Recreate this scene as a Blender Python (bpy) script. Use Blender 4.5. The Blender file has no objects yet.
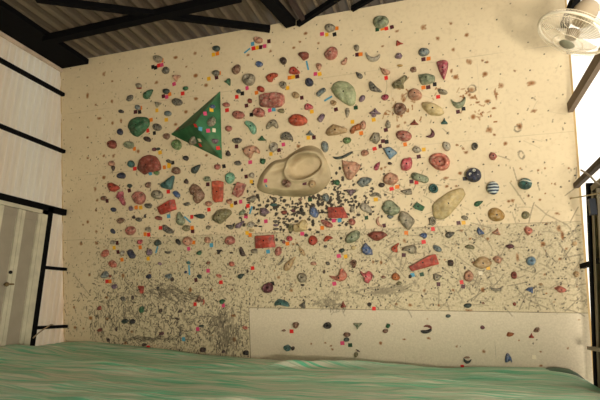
# climbing wall under a metal roof
LEAN = 10.3
RIBP = .182
WORLD = .42
KEY = 250; KEYLOC = (1.1, -.3, -.55); KSX = .6; KSY = .4
SUN = 8.0
EXPO = 0.04
import bpy, bmesh, math, random
import numpy as np
from mathutils import Vector, Matrix, noise
from mathutils.bvhtree import BVHTree
random.seed(7); rng = np.random.default_rng(7)
S = bpy.context.scene
COL = S.collection
# ------------------------------------------------------------ camera model (from the photo's vanishing points)
F = 456.0
def nrm(v): return Vector(v).normalized()
Zc = nrm((27, 1981, -F)); Yc = Vector((150, -107, -F)); Yc = (Yc - Zc * Yc.dot(Zc)).normalized(); Xc = Yc.cross(Zc)
R = Matrix((Xc, Yc, Zc))                      # camera axes -> world axes
def ray(x, y): return (R @ Vector((x - 300, -(y - 200), -F))).normalized()
def hit(x, y, p0, n):
    d = ray(x, y); return d * (p0.dot(n) / d.dot(n))
# climbing wall plane: contains world X, leans towards the room
THETA = math.radians(LEAN)
U = Vector((1, 0, 0)); V = Vector((0, -math.sin(THETA), math.cos(THETA))); N = Vector((0, -math.cos(THETA), -math.sin(THETA)))
P0 = Vector((0, 1, 0)); 
a = hit(550, 312, P0, N); b = hit(550, 221.8, P0, N)
SC = 0.91 / (a - b).length
P0 = P0 * SC
def onwall(x, y, off=0.0): return hit(x, y, P0 + N * off, N)
O = onwall(550, 312)                          # origin of wall coordinates
def uv(p): d = p - O; return d.dot(U), d.dot(V)
def puv(x, y): return uv(onwall(x, y))
def wallp(u, v, n=0.0): return O + U * u + V * v + N * n
CAT = '''
C 135 15
h r 182 350 66 60 0 gry
s 325 340 16 12
s 480 308 14 12
C 60 0 4
t k 372 268
t k 383 271
t r 396 262
t p 408 260
t o 408 242
C 210 15
h r 50 268 58 48 0 dtl
t y 28 318
t o 60 310
h j 385 200 72 52 0 pal
t b 342 232
b 275 305 322 268
t r 348 268
t y 378 262
t m 406 258
t p 438 250
t m 472 211
t w 478 248
h o 392 392 56 50 0 blu
h j 585 365 52 62 -10 dbr
s 305 320 12 10
s 484 290 11 10
C 285 15
h o 358 103 85 68 -10 gry @the grey hold highest near the ceiling
t o 413 107
t p 297 153
t y 335 158
t k 396 156
s 165 147 15 12
s 120 215 10 8
s 268 226 10 9
s 70 262 13 10
h x 152 325 90 78 -10 rbr
b 172 368 188 440
h k 368 305 122 90 35 ros @the upper dusty rose kidney-shaped hold
p pal 445,385 465,365 490,335 500,345 495,375 480,398 455,398
h r 572 262 46 50 0 gry
t m 577 318
t o 606 314
C 360 15
h j 165 52 130 98 0 sag @the topmost grey-green hold
t g 138 117
t o 180 108
t r 211 109
t m 255 97
h t 320 226 48 62 -95 red @the little red triangular hold
c lgy 100 335 122 75 -8
h x 305 330 66 62 0 pur
h o 510 295 90 68 0 sgy
t m 508 355
t o 548 350
s 505 98 20 20
s 295 130 16 10
s 180 250 12 8
C 435 15
p mag 8,375 40,360 75,355 100,365 108,385 105,420 90,470 75,520 60,505 35,455 @the long magenta upside-down triangular hold
s 127 68 12 11
s 253 160 16 15
s 22 187 15 14
s 145 277 14 13
s 275 375 22 20
s 380 365 10 9
s 415 378 14 9
C 135 65
h o 245 43 50 62 -20 dgy
h t 328 108 72 56 180 pal
t p 313 153
h r 30 165 46 42 0 gry
h o 32 182 42 22 0 red
h d 108 228 58 108 -45 grn @the slanted green teardrop hold
h r 248 210 50 46 0 dtl
t m 228 250
t p 255 255
t o 278 235
h o 335 295 80 62 -5 dgy
h x 403 188 50 40 0 grn
t r 382 228
h t 178 320 56 46 170 gry
t y 176 364
h o 262 388 60 42 0 sgy
t y 252 438
h r 22 340 42 42 0 sgy
t o 45 345
t m 5 375
t k 38 376
t y 592 110
s 485 85 18 15
s 568 162 16 14
s 487 270 15 13
s 407 375 14 13
s 172 140 14 12
s 410 14 8 7
C 210 65
h o 210 35 60 84 -25 brn
h r 46 64 58 50 0 dgy
t o 73 67
t m 53 100
h t 135 135 62 52 90 grn
h j 308 115 102 96 0 gry @the grey bowl-shaped hold
t p 297 185
p ora 442,100 465,75 500,60 540,65 542,88 505,105 495,135 465,135 @the orange butterfly-shaped hold
h n 585 158 50 62 0 gry
h k 405 190 62 52 -45 red
t o 373 222
h x 225 212 44 40 0 dtl
t r 215 255
t k 259 228
p ros 392,330 400,240 430,225 560,220 590,235 595,300 560,335 490,342 430,335 @the wide dusty rose block hold
h o 130 318 60 38 5 ros
t r 137 362
h x 318 288 46 42 0 rbr
t m 292 325
h j 390 380 90 78 0 ros
t p 478 362
t b 510 355
h x 566 366 54 50 0 olv
t k 332 398
h o 225 398 100 66 0 ros
h o 22 332 46 32 0 blu
t y 12 358
h k 20 440 48 60 0 sag
C 285 65
p red 32,70 40,20 75,10 115,50 120,65 80,75 @the red triangular hold
t o 37 102
t y 65 97
t m 99 93
h d 270 18 52 70 180 pal
t p 243 72
t y 278 73
h r 193 137 62 72 0 dbl @the navy round hold above the boulder
h l 287 217 92 36 40 sgy @the slanted blue-grey capsule hold
b 315 288 378 250
h r 85 240 55 55 0 tan
t y 22 185
t m 135 262
h x 190 335 76 62 0 pnk
t y 215 374
h n 388 303 46 46 0 tan
t m 408 356
t g 567 342
p pgr 362,190 385,145 430,122 500,132 548,172 568,230 562,300 530,332 470,305 400,252 @the big pale green boulder
h d 590 78 46 76 45 dgy
h o 616 268 66 40 45 pur
h d 498 385 40 86 180 gry
s 100 20 6 6
C 360 65
p pal 152,12 180,25 245,50 235,75 205,82 180,72 
t r 209 104
m dgy 68,165 78,122 100,135 135,175 182,210 165,218 110,210 78,200
p olv 248,160 290,132 330,105 365,75 385,100 345,145 355,190 310,182 270,185 @the olive bird-shaped hold
h x 428 32 56 54 0 brn
p sag 462,75 540,65 600,85 600,130 560,150 490,158 475,125 @the grey rectangular hold
t o 507 181
t m 546 178
t k 597 155
h r 438 235 116 96 0 pal @the pale round hold with pinkish patch
h o 200 258 60 50 15 mag
h t 120 366 100 56 0 pur
h j 318 350 104 98 0 brn @the brown jug with deep hollow
p crm 490,300 545,290 600,310 660,345 678,385 640,405 560,400 500,345
h o 318 4 50 18 0 gol
s 340 250 12 22
s 350 280 14 16
C 435 65
h x 62 212 86 48 -15 gry
t r 25 255
c sag 190 300 122 92 8 @the grey-green bowl opening upward
t m 184 374
t k 228 350
s 290 200 24 20
s 165 97 22 18
s 400 72 22 19
s 530 165 20 20
s 420 290 24 14
s 275 240 14 10
s 300 260 24 12
s 340 300 16 8
s 480 220 8 26
s 490 250 8 30
s 470 345 16 8
s 130 50 10 16
s 380 380 10 8
r 295 190 60 52
C 510 65
s 172 145 34 18
s 190 367 22 12
s 38 47 8 8
C 60 65
h o 558 265 66 38 40 dgy
h x 485 370 52 34 0 blk
s 220 245 10 22
s 350 72 12 16
s 418 130 9 8
s 285 318 8 8
s 415 290 10 14
C 60 115
h o 480 135 42 56 0 dbl
h r 415 235 68 68 0 rbr @the red-brown round hold at far left
h x 555 237 76 70 0 sag
t o 597 270
h r 410 388 50 44 0 pal
h r 568 392 52 56 0 tea
s 420 65 10 14
s 488 45 9 16
s 350 328 10 10
s 428 328 10 14
s 222 345 9 9
s 220 180 10 9
s 315 28 18 10
C 135 115
p grn -58,95 -42,42 8,12 90,15 112,40 108,85 62,140 15,176 -20,162 @the large dark green leaf-like hold
t o 128 40
t r 103 125
h o 175 97 72 58 -5 dgy
h o 97 193 60 42 -30 dbr
h r 252 170 50 50 0 brn
h o 332 237 72 88 -8 lgr @the olive green oval hold below triangle
h x 155 274 36 36 0 dmg
h x 185 272 34 26 0 dtl
t y 202 300
p rbr 20,440 22,380 60,330 110,315 165,330 195,380 205,430 165,460 110,455 70,480 40,455 @the big red dome hold
h x 408 346 50 42 0 blk
h x 268 370 60 34 -20 dgy
t y 275 397
t k 303 382
h d 490 428 54 100 -45 dtl
t k 156 145
s 25 290 12 14
s 325 75 14 12
s 572 322 12 10
C 210 115
h r 148 108 50 50 0 ros
m mnt 272,65 290,45 312,42 345,62 370,100 366,145 342,158 318,132 308,100 285,85 @the curled mint green hold
m gry 440,110 465,60 505,28 530,45 548,95 530,112 515,90 490,85 465,112
h t 415 183 68 46 0 grn
h k 215 203 80 48 0 dgy
t m 213 252
m pal 325,355 285,325 270,275 300,245 360,240 398,285 395,315 350,290 338,310 @the tan arched hold
h j 508 255 64 80 0 lgy
t m 552 281
t y 488 312
t p 587 236
h d 145 305 44 52 0 dbr
t p 322 378
h x 420 372 50 62 0 grn
h o 222 385 60 38 0 dgy
m dgy 560,200 580,150 615,125 655,160 665,205 640,200 600,195
C 285 115
h o 100 40 145 100 -5 ora @the orange-brown oval hold
h l 290 22 76 40 60 pur
t y 540 55
p tan 322,152 335,115 385,68 495,105 498,135 430,155 345,166 @the tan wedge hold
p oro 518,125 555,85 600,65 615,90 600,120 560,125 550,145 525,150
h t 200 140 66 46 0 sgy
t y 188 182
t m 232 180
h o 318 252 60 88 12 sgy @the blue-grey oval above cream volume
h o 495 203 66 56 15 lgr
m dtl 368,325 400,335 460,325 510,295 550,285 530,310 470,345 400,358
s 107 250 14 14
C 360 115
t y 109 39
h o 110 4 40 26 0 pur
h o 25 80 50 70 -5 pal
t o 10 145
h d 225 70 50 72 0 gry
t m 207 120
h x 122 187 96 108 10 gry
t m 184 209
t k 214 215
t m 162 250
t r 117 270
h o 350 165 126 92 -12 ros @the rosy grey oval boulder
t o 361 235
h t 435 55 72 48 0 rbr
c dmg 568 150 78 62 60
p lbl 180,262 205,262 240,252 302,300 268,330 238,358 210,320 @the light blue shell-shaped hold
h x 35 305 76 60 0 pal
h x 455 278 76 72 0 lgy
t y 510 277
t m 470 333
p pnk 325,400 340,350 410,335 420,380 410,425 375,448 330,440 @the pink rock hold
h d 140 405 46 86 -30 mag
h x 238 386 40 30 0 dbr
s 305 90 14 12
s 360 60 10 10
s 330 5 12 12
C 435 115
h t 75 45 60 56 0 tea @the little teal triangular hold
h o 92 250 64 82 20 lgy
h n 318 250 54 60 0 dgy
h x 460 330 76 80 0 ros @the rosy hold right of salmon ring
h n 38 372 172 138 -8 sal @the large salmon ring hold
s 435 118 24 20
s 305 15 18 20
s 563 228 16 15
s 475 158 11 9
s 248 300 16 12
s 225 268 10 10
s 175 240 12 8
C 510 115
s 78 90 20 24
r 60 110 45 40
r 90 320 35 60
C 60 165
p red 376,145 405,138 465,168 474,190 432,216 395,208 378,170 @the bright red hold at left
m mag 485,205 503,215 500,258 523,312 502,332 482,285 446,262 455,240
h r 490 85 60 54 0 dbl
h x 555 170 40 40 0 dtl
t m 556 204
h d 425 28 30 46 180 dbr
t r 600 30
h o 348 266 46 38 0 brn
t m 378 287
h o 427 357 42 38 0 dbl
h x 568 350 40 50 0 pur
h o 630 262 95 112 0 ros @the rounded brown-rose hold at left
s 350 100 13 14
s 282 192 10 16
s 297 283 10 9
s 288 362 8 10
C 135 165
h r 172 60 42 42 0 lgr
t b 124 66
t o 236 18
t y 272 10
h r 328 45 64 62 0 brn
p tea 300,82 312,92 290,202 210,182 203,158 238,135 @the teal triangular hold at left
h d 410 128 38 46 0 dbr
h x 105 160 50 50 0 brn
h o 175 238 90 76 0 gry
t r 267 213
h l 333 233 66 38 -50 blu
p brn 430,185 465,145 512,170 555,235 545,270 498,312 475,300 480,255 445,235 @the large brown claw hold
h o 413 312 54 28 12 dgy
h x 576 113 66 50 0 sag
t m 583 155
h o 588 310 52 46 0 pal
t r 592 357
p red 185,340 290,278 312,275 328,355 212,398 @the left red rectangular block
t o 10 340
t y 47 340
h k 105 325 60 44 -20 dgy
h d 360 425 72 122 10 sag @the tall grey-green drop hold
C 210 165
h r 58 15 50 46 0 ros
t k 112 10
h o 158 103 74 92 0 mnt @the mint green oval hold
p ora 22,130 75,125 105,135 103,262 95,295 45,300 30,280 @the tall orange block
p ros 225,135 288,155 255,240 225,262 185,235 205,182 @the greyish pink block
t m 290 93
h x 335 80 54 54 0 lgy
t y 331 133
p gry 285,270 340,242 370,250 360,285 320,300
t m 205 303
h x 152 292 60 44 0 pal
t p 246 293
t y 175 325
t r 304 327
b 338 330 318 392
p olv 20,410 42,380 65,358 110,345 165,360 170,390 130,430 78,478 25,445 @the mottled olive stone
h o 257 382 60 34 30 sag
h x 286 396 34 24 0 rbr
h x 430 375 92 80 0 pur @the purple cluster hold below volume
h x 512 272 60 36 -25 dgy
h o 508 318 62 24 0 tea
h x 358 212 30 16 45 blk
h x 590 380 56 46 0 rbr
C 285 165
h x 413 140 58 54 0 grn
h x 325 262 64 76 0 sgy
t g 200 278
h t 525 226 88 62 180 pur
h o 230 378 66 94 20 blu @the blue oval below cream volume
h x 62 366 36 30 0 dmg
h x 132 362 40 48 0 blk
p red 345,338 465,335 508,425 350,425 @the middle red block
h x 536 350 32 64 0 gry
p pal 452,-45 475,-32 560,-28 605,0 600,25 560,80 530,118 505,122 485,105 465,40 @the large pale peach hold
h x 118 275 38 26 0 brn
h x 300 375 34 26 0 blk
h x 478 205 26 20 0 blk
C 360 165
p sgy -30,140 5,100 60,95 100,110 80,140 30,175 5,178 @the blue-grey leaf hold
p pal 180,130 190,85 240,55 300,80 310,120 285,150 240,162 200,150 @the peach dome with dark bolt
t r 253 191
t o 298 175
h o 172 160 56 36 0 dbr
h l 478 102 152 62 -18 sag @the sage green log hold
t m 412 132
t r 452 140
p gry 314,207 410,185 420,235 372,240
h n 588 188 76 76 0 tea
p grn 422,333 455,296 520,335 500,370 440,352 @the emerald green block
p sag 168,345 200,285 250,278 325,345 312,385 262,408 200,392 @the large grey-green rounded slab
m gry 72,248 115,210 165,230 175,275 150,255 120,245 95,255
t y 127 276
h o 45 345 112 66 -32 lgy
p gry 300,425 325,365 375,375 445,445 392,528 345,490 @the grey cylinder hold
s 170 30 10 12
s 200 18 9 9
C 435 165
h s 308 82 126 120 0 dbl @the navy ball hold
t k 238 110
h z 463 185 98 110 0 lbl @the striped blue ball
h d 352 305 46 86 -65 grn
p crm -25,330 0,290 120,205 220,178 250,235 200,305 110,412 60,440 -10,430 @the large cream slab at right
h o 490 398 138 110 -5 gol @the mustard brown dome
s 85 105 20 12
s 200 65 16 12
s 590 290 14 10
s 95 170 14 10
s 170 168 12 8
C 510 165
h s 120 152 106 96 0 tea @the teal ball hold
h o 125 400 70 62 0 olv
s 375 387 18 10
s 225 42 9 8
s 470 25 8 8
s 148 248 10 9
s 240 278 10 9
s 20 285 14 14
s 358 152 8 8
s 487 265 9 7
l 25 20 55 130
l 222 155 238 205
l 0 140 135 320
l 200 320 300 400
l 440 245 540 170
C 60 215
h x 483 42 60 58 0 brn
h o 422 130 32 46 30 dbl
h o 563 125 76 74 -40 ros @the dark rose oval at left
h x 422 220 44 44 0 lgy
t m 458 223
t y 434 262
h l 570 312 82 42 -60 dbl
h o 360 308 52 66 -30 sal
t m 465 296
h x 500 302 38 46 0 lgy
t o 497 357
h o 420 392 72 50 -35 sal
s 222 55 10 12
s 168 230 12 14
s 293 225 14 12
s 290 132 9 12
s 185 78 8 8
h d 590 15 28 32 0 dbr
C 135 215
h x 25 35 56 42 -30 dgy
h x 188 25 54 44 0 rbr
h x 105 115 56 48 0 gry
t o 82 153
t r 110 157
t r 204 103
p dgy 220,75 240,78 300,120 308,148 260,150 230,125 @the dark grey leaf hold
t b 270 8
b 395 12 447 60
t r 455 15
h x 408 105 70 52 0 olv
t o 458 103
t m 462 130
h x 585 100 42 40 0 gry
h d 510 8 44 96 85 dtl
h x 40 218 46 48 0 pnk
t o 42 258
h x 178 222 62 52 0 dtl
b 183 250 167 306
h o 345 215 32 60 40 blk
h r 420 210 72 72 0 pal @the pale pinkish round hold
t o 470 220
t p 430 270
h o 112 297 50 54 0 pur
t y 106 349
m dgy 230,285 262,295 295,280 275,315 240,310
h x 512 303 50 46 0 grn
h o 580 200 46 54 0 pal
h x 195 388 44 26 -30 pur
h x 425 382 36 32 0 tea
b 432 400 438 480
h x 587 385 38 30 0 brn
h d 80 8 20 34 0 blk
C 210 215
t p 288 10
h d 155 92 44 66 70 dgy
p pur 200,105 210,75 270,42 272,55 235,110 @the purple wing hold
h x 325 75 70 58 0 lgy
h o 333 122 38 28 0 crm
t y 297 143
t o 322 160
t p 447 50
h x 528 50 54 24 0 dgy
h x 528 82 62 26 0 pur
h x 528 113 62 24 0 dgy
h x 400 92 42 16 -15 blk
h o 158 205 78 74 -25 ros
p red 368,168 508,158 520,258 372,268 @the lower left red rectangular block
t b 465 293
h o 545 292 52 82 -10 ros
h x 353 290 52 44 0 gry
m dbr 235,260 248,252 262,285 285,325 262,335 240,325 232,290
h t 72 298 44 42 180 blk
h x 590 215 30 36 0 dmg
h o 170 302 30 14 0 dbr
h o 173 392 50 40 0 sal
m gry 530,395 560,370 585,330 592,345 575,385 545,410
t b 12 242
C 285 215
p crm 65,80 120,62 150,28 182,70 165,100 182,122 90,138 60,130 @the cream star-shaped hold
h o 48 102 46 74 0 olv
h x 222 52 28 40 0 blk
h o 335 70 108 50 -25 ros
t o 298 102
t p 390 45
t b 437 42
h r 535 55 56 58 0 ros
h o 542 175 132 86 40 sag @the big grey-green oval
t p 138 150
h o 35 188 50 46 0 pnk
t o 20 230
h r 222 203 72 76 0 red @the round red hold
m ora 305,215 320,165 355,165 392,188 350,195 325,215
h x 323 250 34 24 0 dgy
m tan 102,245 125,260 155,290 160,332 140,325 115,300
h x 455 283 50 44 0 dtl
t p 430 328
t y 485 332
h o 548 262 40 34 0 crm
h d 42 385 62 150 -38 tan @the long tan teardrop hold
h n 547 382 52 54 0 brn
h x 342 386 40 34 0 dgy
h o 228 388 52 32 0 pal
s 65 232 10 8
s 95 225 10 8
C 360 215
t g 52 22
c pal 150 58 86 48 -70
t m 194 85
t o 370 142
t r 583 112
h x 505 163 62 56 0 blu
t r 509 215
h n 582 50 58 72 0 gry
p rbr 50,158 100,130 180,130 224,160 150,210 110,205 @the brown lip-shaped hold
p blu 10,265 40,217 95,275 102,320 50,322 18,300 @the blue half-moon hold
m ora 235,268 298,225 318,222 295,260 305,302 280,302 @the orange claw hold
p gry 328,285 345,255 430,235 458,265 442,310 400,312 385,290 @the grey bone-like hold
t m 350 320
h o 618 268 84 46 -35 sgy
p red 392,412 605,312 634,392 415,450 @the right red block
h x 240 15 60 40 0 sgy
s 355 205 12 16
l 450 103 560 100
s 170 380 10 14
s 105 375 8 14
C 435 215
h d 124 155 58 88 -70 dgy
t m 188 63
t y 228 62
h o 238 22 60 36 -10 gry
p blu 345,92 402,150 350,162 333,130 @the bright blue bird-shaped hold
h x 385 172 24 20 0 tan
h t 497 128 78 62 -15 pal
m olv 235,250 275,232 320,250 315,280 280,270 240,265
h x 598 248 72 40 0 dmg
p tan 300,400 320,370 345,342 385,330 430,345 462,385 440,410 380,435 330,420 @the broad tan arched hold
h o 322 385 30 34 0 oro
h x 498 358 78 74 0 pal
h x 128 380 60 62 0 dbr
l 490 290 550 370
s 210 125 12 10
s 422 190 12 12
s 280 190 10 8
s 300 380 10 10
C 510 215
p sal 110,110 135,85 180,110 182,130 145,170 120,140 @the salmon hold at right
h j 168 368 78 74 0 lbl @the light blue jug at right
s 390 108 18 24
h o 518 228 40 36 0 tan
s 265 232 18 18
s 450 270 10 10
s 420 165 12 34
s 60 340 12 34
s 290 72 12 8
s 400 350 10 10
l 265 260 320 345
l 300 0 460 80
l 390 220 480 370
l 450 340 590 310
C 60 265
h x 358 80 56 60 0 sgy
t r 377 131
t o 402 130
h x 400 90 22 26 0 rbr
h o 435 172 40 42 0 pur
h x 503 270 48 36 -40 dgy
h x 313 345 36 36 0 red
s 505 85 13 18
s 236 80 10 10
s 372 260 10 10
s 112 337 8 12
l 120 90 240 250
h o 580 262 20 40 0 dbr
C 135 265
h r 110 92 38 38 0 dbl
h x 265 90 54 48 0 sgy
h x 298 115 30 40 0 dbr
h r 405 57 22 22 0 dbl
h x 513 92 56 40 -40 dtl
t m 488 120
p red 15,165 70,170 62,235 45,205 @the little red fang hold
h o 53 358 38 56 0 grn
h x 205 365 30 44 0 dbr
h x 357 372 44 28 0 dbr
h t 512 268 74 58 0 brn
t r 482 313
t w 508 318
c red 548 298 46 16 80
t p 585 45
s 443 198 12 18
h x 182 184 30 22 0 blk
s 120 60 8 8
C 210 265
h x 70 88 62 36 -25 sal
t r 88 138
t r 341 25
h d 250 86 42 64 -60 dtl
h x 300 50 18 30 0 dbr
h j 460 184 88 84 0 dmg @the maroon jug with white centre
t k 500 148
p tea 512,330 515,300 545,270 590,280 625,300 640,335 590,325 550,320 @the grey-teal arched hold
h x 97 290 48 46 0 grn
t p 107 322
s 10 198 12 10
s 548 100 12 12
s 175 198 8 8
C 285 265
h j 137 102 68 84 15 gry @the grey and white shell hold
h o 140 160 34 18 0 dbr
m sal 342,88 360,85 410,95 440,72 440,20 470,38 498,78 490,112 455,136 390,122 @the pink-brown boomerang hold
t p 395 150
h x 313 52 24 36 0 dbr
h t 148 310 58 66 -25 dgy
h t 465 312 46 62 5 rbr
h x 548 8 34 36 0 rbr
s 52 202 12 12
C 360 265
p pnk 0,45 30,70 70,45 102,75 95,112 65,152 40,135 45,105 5,70 @the coral pink bone-shaped hold
h r 285 95 68 62 0 oro @the small orange ball hold
h o 312 147 46 32 0 olv
h o 188 97 38 26 0 brn
h x 400 92 30 38 0 blk
t b 421 78
t g 495 75
h o 75 315 36 32 0 blk
t r 112 348
s 290 312 10 10
s 400 320 14 12
s 515 205 10 12
h x 497 248 30 14 -40 dbr
C 435 265
p gry -20,75 10,65 60,90 20,130 -5,125
t m 28 153
h j 270 90 84 86 20 pal @the pale pink shell at lower right
t r 212 137
t m 225 172
t y 425 23
t w 363 64
h x 240 22 24 36 0 dgy
s 382 198 16 18
c gry 492 190 108 48 0
h o 262 325 64 38 0 dtl
s 268 362 26 8
h o 385 305 28 16 0 brn
s 145 200 10 10
s 30 322 10 8
l 90 40 180 120
C 510 265
h j 32 82 52 60 0 rbr
p blu 120,200 150,178 185,175 185,232 160,215
h x 247 155 42 24 0 tan
p sal 350,185 400,163 457,195 435,221 395,223 @the salmon diamond-shaped hold
h o 532 72 52 50 0 tan
h o 36 313 28 28 0 rbr
l 130 270 320 360
l 440 370 520 300
s 280 75 10 8
C 60 315
h x 515 48 58 46 0 dtl
h o 580 52 40 40 0 blk
h x 315 122 46 36 0 rbr
h x 450 115 20 44 0 dbr
h x 385 200 26 34 0 dbr
s 120 100 12 12
s 245 25 14 14
s 375 32 14 12
s 525 222 12 12
s 188 108 8 8
s 575 135 10 10
C 135 315
h x 212 150 38 38 0 dmg
h x 360 155 28 44 0 dgy
t b 389 193
h x 528 88 48 28 0 dtl
t p 502 112
h x 70 240 46 32 0 dbr
t r 107 259
h x 543 280 56 50 0 dbr
h o 335 30 38 14 -20 dbr
C 210 315
h x 278 102 56 34 0 sal
h x 285 302 66 54 0 blk @the black hold beside panel edge
h x 107 292 28 28 0 dbr
h x 588 124 44 24 0 brn
s 195 195 16 18
s 185 5 20 10
C 285 315
h x 14 265 66 56 0 tea @the teal hold near the mat
h x 85 82 62 56 10 brn
t r 53 130
h j 340 85 62 54 0 blk
h t 580 92 78 56 180 sag @the sage triangle on the pale panel
h o 495 157 58 40 0 brn
h o 492 197 44 36 0 dtl
t p 459 225
t g 521 240
h o 568 317 36 42 0 olv
h o 63 267 32 32 0 dbr
h x 582 286 40 12 -30 dbr
s 210 230 8 8
s 322 222 8 6
s 368 247 10 6
s 380 275 10 8
C 360 315
h x 222 88 40 40 0 grn
h o 203 128 44 36 0 brn
m rbr 500,100 530,75 575,90 575,120 560,110 530,95
m blk 480,130 490,122 530,125 570,108 578,128 545,150 500,152
h x 185 393 46 20 0 dbr
h o 705 8 40 30 0 dtl
s 165 225 12 14
s 355 195 12 6
s 548 185 14 8
C 435 325
h o 380 20 38 30 0 dmg
c dtl 258 290 66 44 -10
h x 258 262 62 22 0 brn
t r 218 332
h x 600 76 72 40 5 oro
m blu 558,305 568,230 595,228 625,295 612,310 600,275 578,300 @the dark blue A-shaped hold
s 390 212 14 12
s 172 172 8 8
C 510 325
h x 215 40 66 46 30 brn
h t 172 83 46 42 0 red
t w 193 257
s 462 187 8 8
s 245 212 8 6
s 250 325 12 8
'''
cam_d = bpy.data.cameras.new('camera'); cam = bpy.data.objects.new('camera', cam_d); COL.objects.link(cam)
cam_d.sensor_width = 36; cam_d.lens = 36 * F / 600; cam_d.clip_start = 0.02
cam.matrix_world = R.to_4x4(); S.camera = cam

# ------------------------------------------------------------ materials
def lin(c): return tuple(((x / 255) / 12.92 if x / 255 <= .04045 else ((x / 255 + .055) / 1.055) ** 2.4) for x in c)
MATS = {}
def nt(name):
    m = bpy.data.materials.new(name); m.use_nodes = True; t = m.node_tree; t.nodes.clear()
    out = t.nodes.new('ShaderNodeOutputMaterial'); b = t.nodes.new('ShaderNodeBsdfPrincipled')
    t.links.new(b.outputs[0], out.inputs[0]); return m, t, b, out
def mixn(t, fac, a, b, mode='MIX'):
    n = t.nodes.new('ShaderNodeMix'); n.data_type = 'RGBA'; n.blend_type = mode
    for s, v in ((0, fac), (6, a), (7, b)):
        if hasattr(v, 'links') or hasattr(v, 'is_linked'): t.links.new(v, n.inputs[s])
        else: n.inputs[s].default_value = v if s == 0 else (*v[:3], 1)
    return n.outputs[2]
def noisen(t, scale, detail=3, coord='Object', sc=(1, 1, 1), dist=0.0):
    tc = t.nodes.new('ShaderNodeTexCoord'); mp = t.nodes.new('ShaderNodeMapping'); n = t.nodes.new('ShaderNodeTexNoise')
    t.links.new(tc.outputs[coord], mp.inputs[0]); mp.inputs['Scale'].default_value = sc
    t.links.new(mp.outputs[0], n.inputs['Vector']); n.inputs['Scale'].default_value = scale; n.inputs['Detail'].default_value = detail
    n.inputs['Distortion'].default_value = dist
    return n.outputs['Fac']
def ramp(t, x, lo, hi, a=0.0, b=1.0):
    n = t.nodes.new('ShaderNodeMapRange'); n.inputs[1].default_value = lo; n.inputs[2].default_value = hi
    n.inputs[3].default_value = a; n.inputs[4].default_value = b; t.links.new(x, n.inputs[0]); return n.outputs[0]
def bump(t, b, h, dist=.004, st=.6):
    n = t.nodes.new('ShaderNodeBump'); n.inputs['Distance'].default_value = dist; n.inputs['Strength'].default_value = st
    t.links.new(h, n.inputs['Height']); t.links.new(n.outputs[0], b.inputs['Normal'])
def mat(name, c, rough=.7, metal=0.0, var=.12, scale=6, coord='Object', k=1.0):
    if name in MATS: return MATS[name]
    m, t, b, o = nt(name); c = tuple(min(1, x * k) for x in lin(c))
    f = noisen(t, scale, 4, coord)
    t.links.new(mixn(t, ramp(t, f, .35, .65), [x * (1 - var) for x in c], [min(1, x * (1 + var)) for x in c]), b.inputs['Base Color'])
    b.inputs['Roughness'].default_value = rough; b.inputs['Metallic'].default_value = metal
    MATS[name] = m; return m
PAL = dict(gry=((124, 116, 96), 'grey'), lgy=((150, 142, 124), 'light grey'), dgy=((74, 71, 62), 'dark grey'), blk=((34, 32, 32), 'black'),
 brn=((108, 72, 52), 'brown'), dbr=((58, 38, 31), 'dark brown'), rbr=((140, 60, 42), 'reddish brown'), red=((192, 60, 34), 'red'),
 ora=((204, 80, 42), 'orange'), oro=((176, 98, 42), 'rust orange'), sal=((198, 108, 86), 'salmon'), pnk=((198, 76, 86), 'pink'),
 mag=((164, 52, 76), 'magenta'), dmg=((96, 38, 50), 'maroon'), ros=((152, 84, 72), 'dusty rose'), pal=((170, 122, 96), 'pale brown'),
 tan=((156, 128, 88), 'tan'), crm=((176, 156, 108), 'cream'), olv=((104, 98, 62), 'olive'), gol=((150, 115, 52), 'mustard'),
 grn=((40, 100, 62), 'green'), lgr=((84, 112, 62), 'moss green'), pgr=((136, 144, 106), 'pale green'), sag=((112, 122, 94), 'grey-green'),
 mnt=((98, 152, 124), 'mint green'), tea=((52, 102, 98), 'teal'), dtl=((46, 66, 60), 'dark teal'), sgy=((94, 106, 106), 'blue-grey'),
 blu=((56, 82, 124), 'blue'), lbl=((92, 124, 144), 'light blue'), dbl=((32, 42, 72), 'navy'), pur=((104, 82, 98), 'purple'))
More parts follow.
